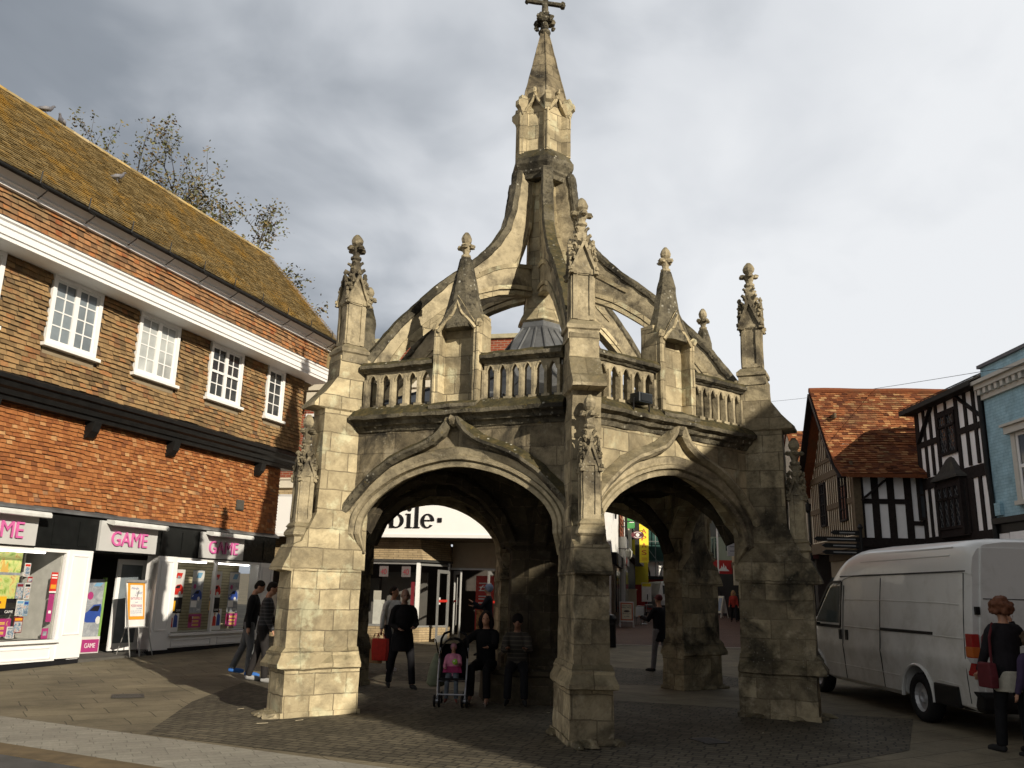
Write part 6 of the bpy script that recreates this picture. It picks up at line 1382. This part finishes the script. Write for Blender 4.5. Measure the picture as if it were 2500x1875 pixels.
t=thing('bag','pale green and dark carrier bag hanging from the pushchair handle','bag',(-1.02,13.50,.62),RZ(200)); m=MB(); m.tube([(0,0,.1),(0,0,-.1),(.02,0,-.34),(.02,0,-.38)],[(.03,.05),(.07,.13),(.09,.15),(.05,.1)],10); m.build('body',plain('bag_pale',(.18,.20,.13),.7,.3),t,smooth=True); m=MB(); m.tube([(0,0,.1),(.06,.03,.30)],.01,5); m.build('handle',blk,t)
T_,inf=person('toddler in a pink hooded jacket and spotted leggings sitting in the pushchair',(-.78,13.30,0),RZ(180),H=.92,seat=.395,lean=-14,legs=((58,70),(58,70)),arms=((38,10,62,24),(30,10,50,12)),head=(6,0),top=(.55,.20,.30),bot=(.10,.12,.14),shoe=(.18,.05,.04),hair=(.42,.20,.25),style='hood',vox=.009)
m=MB(); m.tube([inf['up']((0,.13,.0)),inf['up']((0,.135,.16))],[(.03,.15),(.04,.13)],10); m.build('bib',plain('cloth_magenta',(.35,.03,.12),.8),T_)
t=thing('green_toy','bright green toy held by the toddler','toy',wpt(T_,inf['hand'][-1]+V((.02,.01,.03)))); m=MB(); m.lump((0,0,0),(.04,.025,.045),.2,8,5); m.build('toy_body',plain('toy_green',(.25,.50,.04),.5),t); m=MB(); m.lump((-.012,-.022,.012),(.014,.008,.014),.1); m.build('toy_eye',pal['white'],t)
# ------------------------------------------------------------------ white high-roof van
VAN=thing('delivery_van','dirty white high roof panel van parked on the right, rear doors towards the viewer','van',(6.92,11.30,0),R_(91.7))
# local: x forward from the rear doors, y left, z up
vw_,nt,b=newmat('van_white'); co,tc,oi=objco(nt,False); sx=N(nt,'ShaderNodeSeparateXYZ'); nt.links.new(tc.outputs['Object'],sx.inputs[0])
g=noi(nt,co,2.2,8,.7,.3); dirt=math_(nt,'MULTIPLY',ramp_f(nt,math_(nt,'ADD',g,math_(nt,'MULTIPLY',sx.outputs[2],-.12)),.25,.60),.55)
nt.links.new(mix(nt,dirt,(.60,.60,.575),(.30,.29,.245)),b.inputs['Base Color']); b.inputs['Roughness'].default_value=.34; b.inputs['Specular IOR Level'].default_value=.5; b.inputs['Coat Weight'].default_value=.25
WX=(1.47,5.22); WR=.335
def zt(x):
    P=[(0,2.44),(.15,2.50),(3.2,2.54),(3.8,2.50),(4.25,2.34),(4.6,2.10),(5.0,1.74),(5.45,1.32),(5.6,1.22),(6.05,1.02),(6.2,.86),(6.28,.62)]
    for (a,c),(d,e) in zip(P,P[1:]):
        if x<=d: return c+(e-c)*(x-a)/(d-a)
    return P[-1][1]
SEC=[(.30,.90),(.36,.955),(.56,.972),(.80,.985),(.90,1.0),(.96,.985),(1.22,.975),(1.62,.945),(1.98,.905),(2.05,.900),(2.055,.912),(2.12,.905),(2.3,.87),(2.40,.81),(2.47,.70),(2.51,.45),(2.52,.0)]
def zbm(x):
    z=.30
    for wx in WX:
        dx=abs(x-wx)
        if dx<.43: z=max(z,.33+math.sqrt(.43**2-dx*dx))
    return z
xs=[0,.03,.1,.3,.6,.9]+[WX[0]-.43+.86*i/14 for i in range(15)]+[2.1,2.5,3.0,3.3,3.6,3.9,4.1,4.3,4.5]+[WX[1]-.43+.86*i/14 for i in range(15)]+[5.75,5.95,6.1,6.2,6.27]
def sect(x):
    T=zt(x); zb=zbm(x); e=1.0
    if x<.1: e=.975+.025*(x/.1)
    if x>5.0: e=1-.16*((x-5)/1.3)**2
    out=[]
    for z,wd in SEC:
        if z>.96: z2=.96+(z-.96)*(T-.96)/(2.52-.96)
        else: z2=z*min(1,T/.97) if T<.97 else z
        if T<1.4 and z>.96: wd=.985*(wd/.985)**.5 if wd>0 else 0
        out.append((max(z2,min(zb,T)),wd*e))
    return [(x,w_,z) for z,w_ in out]+[(x,-w_,z) for z,w_ in reversed(out[:-1])]
m=MB(); m.grid([sect(x) for x in xs]); m.build('body',vw_,VAN,smooth=False)
for p in VAN.children[0].data.polygons: p.use_smooth=True
try: VAN.children[0].data.set_sharp_from_angle(angle=.45)
except Exception: pass
def yw(z): 
    for (a,c),(d,e) in zip(SEC,SEC[1:]):
        if a<=z<=d: return c+(e-c)*(z-a)/(d-a+1e-9)
    return .9
seam=plain('van_seam',(.04,.04,.04),.7)
def line(pts,r=.009,mat=seam,name='panel_seam',h=.008):
    m=MB(); m.tube([(x,yw(z)+.001,z) for x,z in pts],r,5); return m.build(name,mat,VAN)
line([(2.55,z) for z in (.36,.6,.9,1.22,1.62,2.0)]); line([(3.95,z) for z in (.36,.6,.9,1.22,1.62,1.9)]); line([(.16,z) for z in (.4,.7,1.0,1.4,1.8,2.03)])
line([(.1+.4*i,2.052) for i in range(11)],.013)
crz=plain('van_crease',(.62,.62,.60),.35)
line([(.25,1.62),(.8,1.64),(2.5,1.66),(3.9,1.66)],.008,vw_,'crease'); line([(.2,1.19),(1.0,1.20),(3.9,1.22)],.008,vw_,'crease'); line([(.3,.60),(.9,.62)],.007,vw_,'crease'); line([(2.0,.58),(3.9,.58),(4.7,.58)],.007,vw_,'crease')
for z in (2.27,2.38): 
    m=MB(); m.tube([(x,yw(z)-.004,z) for x in (.5,2.0,3.3)],.012,5); m.build('roof_rib',vw_,VAN)
m=MB(); m.box(.95,2.55,yw(1.24)-.02,yw(1.24)+.012,1.20,1.245); m.build('slide_rail',M['black'],VAN,bevel=.006)
for x in (3.80,4.06): m=MB(); m.box(x-.05,x+.05,.97,1.0,.99,1.16); m.build('door_handle',M['black'],VAN,bevel=.01)
# cab side window and windscreen
m=MB(); f=lambda x,z,o:(x,yw(z)*.995+o,z)
P=[(4.12,1.26),(4.12,1.90),(4.42,1.90),(4.55,1.86),(5.12,1.32),(5.15,1.26)]
m.face([f(x,z,.004) for x,z in P]); m.face([f(x,z,.004) for x,z in [(4.06,1.2),(4.06,1.97),(4.45,1.97),(4.6,1.92),(5.2,1.34),(5.24,1.2)]][::-1]); 
o=MB(); Q=[(4.06,1.20),(4.06,1.96),(4.46,1.96),(4.62,1.9),(5.22,1.34),(5.24,1.20)]
for (a,c),(d,e) in zip(Q,Q[1:]+Q[:1]): o.bar(f(a,c,.006),f(d,e,.006),.05,.02,up=(0,1,0))
fr=o.build('window_seal',M['black'],VAN); m=MB(); m.prism([(x,z) for x,z in P],(0,.93,0),(1,0,0),(0,-.09,1),(0,1,0),.0,.045); m=MB(); m.face([f(x,z,.005) for x,z in P]); m.build('side_window',plain('van_glass',(.10,.12,.12),.05,.3,2,spec=.9,bmp=.02),fr)
m=MB(); m.face([(4.66,.82,2.03),(4.66,-.82,2.03),(5.42,-.88,1.38),(5.42,.88,1.38)]); ws=m.build('windscreen',bpy.data.materials['van_glass'],VAN); ws.location=(.02,0,.02)
m=MB(); m.tube([(4.95,.98,1.22),(4.98,1.10,1.25),(4.98,1.18,1.30)],.03,6); m.box(4.93,5.05,1.10,1.26,1.18,1.50); m.build('mirror',M['black'],VAN,bevel=.02)
# rear: doors, seams, lamps, bumper, plate
DW=.86
for s in (1,-1):
    m=MB(); m.grid([[(-.022,s*.012,z),(-.022,s*(DW if z<1.3 else DW-.11*(z-1.3)/1.0),z),(.03,s*(DW if z<1.3 else DW-.11*(z-1.3)/1.0),z),(.03,s*.012,z)] for z in (.52,1.3,2.02,2.36)]); d=m.build('rear_door',vw_,VAN,bevel=.012)
    [ (lambda m: (m.tube([(-.024,s*.12,z),(-.024,s*.78,z)],.007,5), m.build('door_crease',seam if z>1.5 else vw_,d)))(MB()) for z in (1.70,1.12)]
    for z in (.80,1.55): m=MB(); m.box(-.04,.05,s*.87-.03,s*.87+.03,z-.05,z+.05); m.build('hinge',M['black'],d,bevel=.006)
    m=MB(); m.box(-.035,.13,min(s*.885,s*.985),max(s*.885,s*.985),.74,1.26); l=m.build('tail_light',plain('lamp_red',(.28,.012,.012),.2,.15,8,spec=.7),VAN,bevel=.015)
    m=MB(); m.box(-.040,.135,min(s*.893,s*.990),max(s*.893,s*.990),.97,1.10); m.build('indicator',plain('lamp_amber',(.42,.10,.015),.2,.1,spec=.7),l,bevel=.01); m=MB(); m.box(-.041,.134,min(s*.893,s*.988),max(s*.893,s*.988),.90,.965); m.build('reverse_lamp',plain('lamp_clear',(.4,.4,.4),.2,spec=.7),l,bevel=.01)
m=MB(); m.box(-.045,-.02,.10,.34,1.16,1.20); m.build('rear_handle',M['black'],VAN,bevel=.005)
m=MB(); m.box(-.035,-.018,.30,.72,.62,.95); m.build('plate_recess',plain('recess_grey',(.45,.45,.44),.4),VAN,bevel=.01)
m=MB(); m.grid([[(x,-y,z),(x,y,z),(.45,y+.005,z),(.45,-y-.005,z)] for x,y,z in ((-.03,.90,.30),(-.12,.95,.36),(-.12,.95,.50),(-.05,.97,.56))]); m.build('rear_bumper',M['black'],VAN,bevel=.02)
for s in (1,-1):
    m=MB(); m.box(.40,1.02,min(s*.93,s*.995),max(s*.93,s*.995),.31,.58); m.build('quarter_trim',M['black'],VAN,bevel=.02)
    for wx in WX:
        m=MB(); c=(wx,s*.86,WR)
        m.lathe([(.20,-.10),(.30,-.11),(.33,-.08),(.335,0),(.33,.08),(.30,.11),(.20,.10),(.19,.0)],c,28,'y',cap=False); w_=m.build('tyre',plain('rubber',(.015,.015,.015),.9),VAN,smooth=True)
        m=MB(); m.lathe([(.0,.03*s),(.06,.04*s),(.07,.07*s),(.10,.05*s),(.17,.045*s),(.20,.085*s),(.205,.04*s),(.205,-.04*s),(0,-.04*s)],c,20,'y'); m.build('rim',plain('rim_steel',(.38,.38,.38),.4,.2,metal=.5),w_)
        m=MB(); m.tube([(wx+.445*math.cos(a),s*.985,.33+.445*math.sin(a)) for a in [R_(-2+8*i) for i in range(24)]],[(.03,.02)]*24,6); m.build('arch_lip',vw_,VAN)
m=MB(); m.box(.2,6.0,-.85,.85,.34,.60); m.build('underbody',M['black'],VAN)
# floodlight on the parapet
FL=thing('floodlight','dark floodlight resting on the string course of the cross','floodlight',(1.76,11.22,4.16),R_(-53.2+90)); m=MB(); m.grid([[(-.13,-.09,z),(.13,-.09,z),(.13,.09+.03*(z>.05),z),(-.13,.09,z)] for z in (0,.06,.14)]); m.build('housing',plain('flood_black',(.02,.025,.03),.4),FL,bevel=.015); m=MB(); m.box(-.10,.10,-.10,-.088,.02,.12); m.build('lens',GLs[0],FL); m=MB(); m.tube([(-.15,0,-.1),(-.15,0,.06),(.15,0,.06),(.15,0,-.1)],.012,5); m.build('bracket',M['iron'],FL)
# ------------------------------------------------------------------ ground
def slab(name,pts,mat,dz,n=1,kind='structure'):
    m=MB(); m.face([(x,y,zg(y)+dz) for x,y in pts]); return tag(m.build(name,mat),kind=kind)
def zg(y): return max(0,.02*(y-16.5))
g=MB(); ys=[-60,-20,0,9.4,16.5,20,30,40,60,90,160,400]
for a,b in zip(ys,ys[1:]): g.face([(-300,a,zg(a)),(300,a,zg(a)),(300,b,zg(b)),(-300,b,zg(b))],.5)
GM=paving('flagstones',(.20,.172,.115),(.165,.142,.098),(.08,.07,.05),.95,.55,R_(-32),ms=.008,stains=.55)
tag(g.build('ground',GM),kind='structure')
SM=paving('stone_setts',(.13,.112,.078),(.08,.07,.05),(.036,.032,.025),.20,.125,R_(22),ms=.012,stains=.5,bmp=1)
CP=[(-4.0,10.15),(-4.5,13.0),(-4.6,16.5),(-3,19.6),(0,20.6),(4,19.6),(6.0,17),(5.9,13),(4.6,10.3),(2.6,8.75),(1.4,7.7)]
k=MB(); k.face([(x,y,zg(y)+.004) for x,y in CP if y<=16.5]+[],.5); k.face([(x,y,zg(y)+.004) for x,y in CP if 16.5<=y],.5); tag(k.build('cobbles',SM),kind='structure')
KM=paving('pale_setts',(.30,.285,.24),(.25,.235,.20),(.19,.18,.15),.32,.14,R_(-26.7),ms=.006,stains=.3)
u=V((.93,-.37)); nrm=V((-.37,-.93))*1.0
k=MB(); A=V((-14,14.95)); B=V((16,2.6))
A=V((-16.0,16.1)); B=V((20.0,-2.0)); d=(B-A).normalized(); nr=V((d.y,-d.x))
k.face([(A.x,A.y,.008),(A.x+nr.x*1.12,A.y+nr.y*1.12,.008),(B.x+nr.x*1.12,B.y+nr.y*1.12,.008),(B.x,B.y,.008)],.5); tag(k.build('pavement',KM),kind='structure')
RM=plain('asphalt',(.07,.068,.065),.9,.3,3,bmp=.4)
kb=MB(); a0=A+nr*1.12; b0=B+nr*1.12; a1=A+nr*1.50; b1=B+nr*1.50
kb.grid([[(p.x,p.y,.008) , (q.x,q.y,.012),(q.x,q.y,-.0),(p.x,p.y,-.0)] for p,q in ((a0,a1),(b0,b1))]); tag(kb.build('kerb',plain('kerb_stone',(.13,.095,.05),.9,.3,4,bmp=.4)),kind='structure')
rd=MB(); a2=A+nr*1.50; b2=B+nr*1.50; a3=A+nr*12; b3=B+nr*12
rd.face([(p.x,p.y,.006) for p in (a2,b2,b3,a3)],.5); tag(rd.build('road',RM),kind='structure')
# red-brown brick paving of the far street with a pale edging line
BM=paving('brick_pavers',(.16,.085,.06),(.12,.062,.045),(.05,.035,.03),.22,.11,.1,ms=.008,stains=.3)
fs=MB()
for a,b in ((26.6,40),(40,60),(60,85)): fs.face([(2.5,a,zg(a)+.008),(16,a,zg(a)+.008),(18,b,zg(b)+.008),(2.5,b,zg(b)+.008)],.5)
tag(fs.build('brick_street',BM),kind='structure')
el=MB(); el.face([(-.2,26.5,zg(26.5)+.012),(9.6,26.45,zg(26.5)+.012),(9.6,26.6,zg(26.6)+.012),(-.2,26.65,zg(26.6)+.012)],.5); tag(el.build('edging_line',plain('pale_edging',(.42,.40,.36),.8)),kind='structure')
# flagstones by the van, straw-like litter
for i,(x,y,a,l) in enumerate(((-3.0,11.0,.5,.14),(-2.6,11.3,.9,.12),(-3.6,12.2,1.1,.12),(2.6,10.6,.2,.05),(3.2,11.2,1,.05),(.6,12.6,.3,.05))):
    s=MB(); s.bar((x,y,.02),(x+l*math.cos(a),y+l*math.sin(a),.02),.008,.006); tag(s.build('litter',plain('straw',(.34,.30,.21),.8)),'pale scrap of litter on the stone setts','litter','scraps of litter on the paving')

for lab,x,y,w_,h_ in (('square iron drain cover set in the flagstones left of the cross',-5.6,13.4,.45,.45),('small round-cornered iron cover in the dark setts before the cross',2.4,10.6,.30,.40)):
    t=thing('drain_cover',lab,'drain cover',(x,y,.008),.4); m=MB(); m.box(-w_/2,w_/2,-h_/2,h_/2,0,.006); m.build('plate',plain('cover_iron',(.045,.042,.038),.6,.3,20,bmp=.5),t)
    for i in range(4): m=MB(); m.box(-w_*.38,w_*.38,-h_*.34+i*h_*.2,-h_*.28+i*h_*.2,.006,.009); m.build('rib',bpy.data.materials['cover_iron'],t)
# ------------------------------------------------------------------ camera, sun and sky
cam=bpy.data.cameras.new('camera'); co_=bpy.data.objects.new('camera',cam); COL.objects.link(co_); SC.camera=co_
cam.sensor_width=36; cam.lens=36*2071.14/2500; cam.clip_end=2000; cam.clip_start=.1
p_,r_=.2423,.0244
F_=V((0,math.cos(p_),math.sin(p_))); U0=V((0,-math.sin(p_),math.cos(p_))); R0=V((1,0,0))
Rc=R0*math.cos(r_)+U0*math.sin(r_); Uc=-R0*math.sin(r_)+U0*math.cos(r_)
mm=Matrix((Rc,Uc,-F_)).transposed().to_4x4(); mm.translation=V((0,0,1.62)); co_.matrix_world=mm
AZ,EL=R_(35),R_(23)
sdir=V((math.sin(AZ)*math.cos(EL),-math.cos(AZ)*math.cos(EL),math.sin(EL)))
sl=bpy.data.lights.new('sun','SUN'); sl.energy=4.6; sl.angle=R_(.5); sl.color=(1,.90,.74)
so=bpy.data.objects.new('sun',sl); COL.objects.link(so); so.rotation_euler=(-sdir).to_track_quat('-Z','Y').to_euler(); so.location=(12,-20,30)
w=bpy.data.worlds.new('World'); SC.world=w; w.use_nodes=True; nt=w.node_tree; nt.nodes.clear()
out=N(nt,'ShaderNodeOutputWorld'); bg=N(nt,'ShaderNodeBackground'); nt.links.new(bg.outputs[0],out.inputs[0])
sky=N(nt,'ShaderNodeTexSky'); sky.sky_type='NISHITA'; sky.sun_disc=False; sky.sun_elevation=EL; sky.sun_rotation=math.pi-AZ
tc=N(nt,'ShaderNodeTexCoord'); d=tc.outputs['Generated']; sx=N(nt,'ShaderNodeSeparateXYZ'); nt.links.new(d,sx.inputs[0])
X,Y,Z=sx.outputs
# cloud layer seen as a plane overhead: project direction on to a ceiling
den=math_(nt,'ADD',math_(nt,'MAXIMUM',Z,0),.35)
cb=N(nt,'ShaderNodeCombineXYZ'); nt.links.new(math_(nt,'DIVIDE',X,den),cb.inputs[0]); nt.links.new(math_(nt,'DIVIDE',Y,den),cb.inputs[1]); cb.inputs[2].default_value=SKYSEED
c=cb.outputs[0]
n1=noi(nt,c,1.15,5,.48,.25); n2=noi(nt,c,3.6,5,.5,.4)
cl=math_(nt,'ADD',math_(nt,'MULTIPLY',n1,.72),math_(nt,'MULTIPLY',n2,.28))
# the cloud deck is thick and dark to the upper left, thin and bright to the right and low down
grad=math_(nt,'ADD',math_(nt,'MULTIPLY',X,.52),math_(nt,'MULTIPLY',Z,-.22))
tot=math_(nt,'ADD',math_(nt,'ADD',math_(nt,'MULTIPLY',math_(nt,'SUBTRACT',cl,.5),1.8),grad),.665)
colr=ramp(nt,tot,[(.12,(.155,.175,.205)),(.34,(.24,.265,.30)),(.50,(.43,.455,.49)),(.62,(.60,.62,.65)),(.80,(.72,.735,.755))])
# unseen sky dimmed behind and overhead; bright lobe added rear left, lighting right-hand fronts
back=ramp_f(nt,Y,-.45,.30); zen=ramp_f(nt,Z,.95,.60)
k=math_(nt,'MULTIPLY',math_(nt,'ADD',math_(nt,'MULTIPLY',back,.945),.055),math_(nt,'ADD',math_(nt,'MULTIPLY',zen,.75),.25))
dk0=N(nt,'ShaderNodeVectorMath',operation='SCALE'); nt.links.new(colr,dk0.inputs[0]); nt.links.new(k,dk0.inputs['Scale'])
dp_=N(nt,'ShaderNodeVectorMath',operation='DOT_PRODUCT'); nt.links.new(d,dp_.inputs[0]); dp_.inputs[1].default_value=tuple(V((-.85,-.42,.36)).normalized())
lobe=ramp_f(nt,dp_.outputs['Value'],.30,.92)
dk_=mix(nt,math_(nt,'MULTIPLY',lobe,LOBE),dk0.outputs[0],(1.5,1.52,1.56))
sk=N(nt,'ShaderNodeVectorMath',operation='SCALE'); nt.links.new(sky.outputs[0],sk.inputs[0]); sk.inputs['Scale'].default_value=.05
mx=mix(nt,.95,sk.outputs[0],dk_); nt.links.new(mx,bg.inputs[0]); bg.inputs[1].default_value=1.0
SC.view_settings.view_transform='Standard'; SC.view_settings.look='None'; SC.view_settings.exposure=EXPO; SC.view_settings.gamma=1
SC.cycles.max_bounces=6
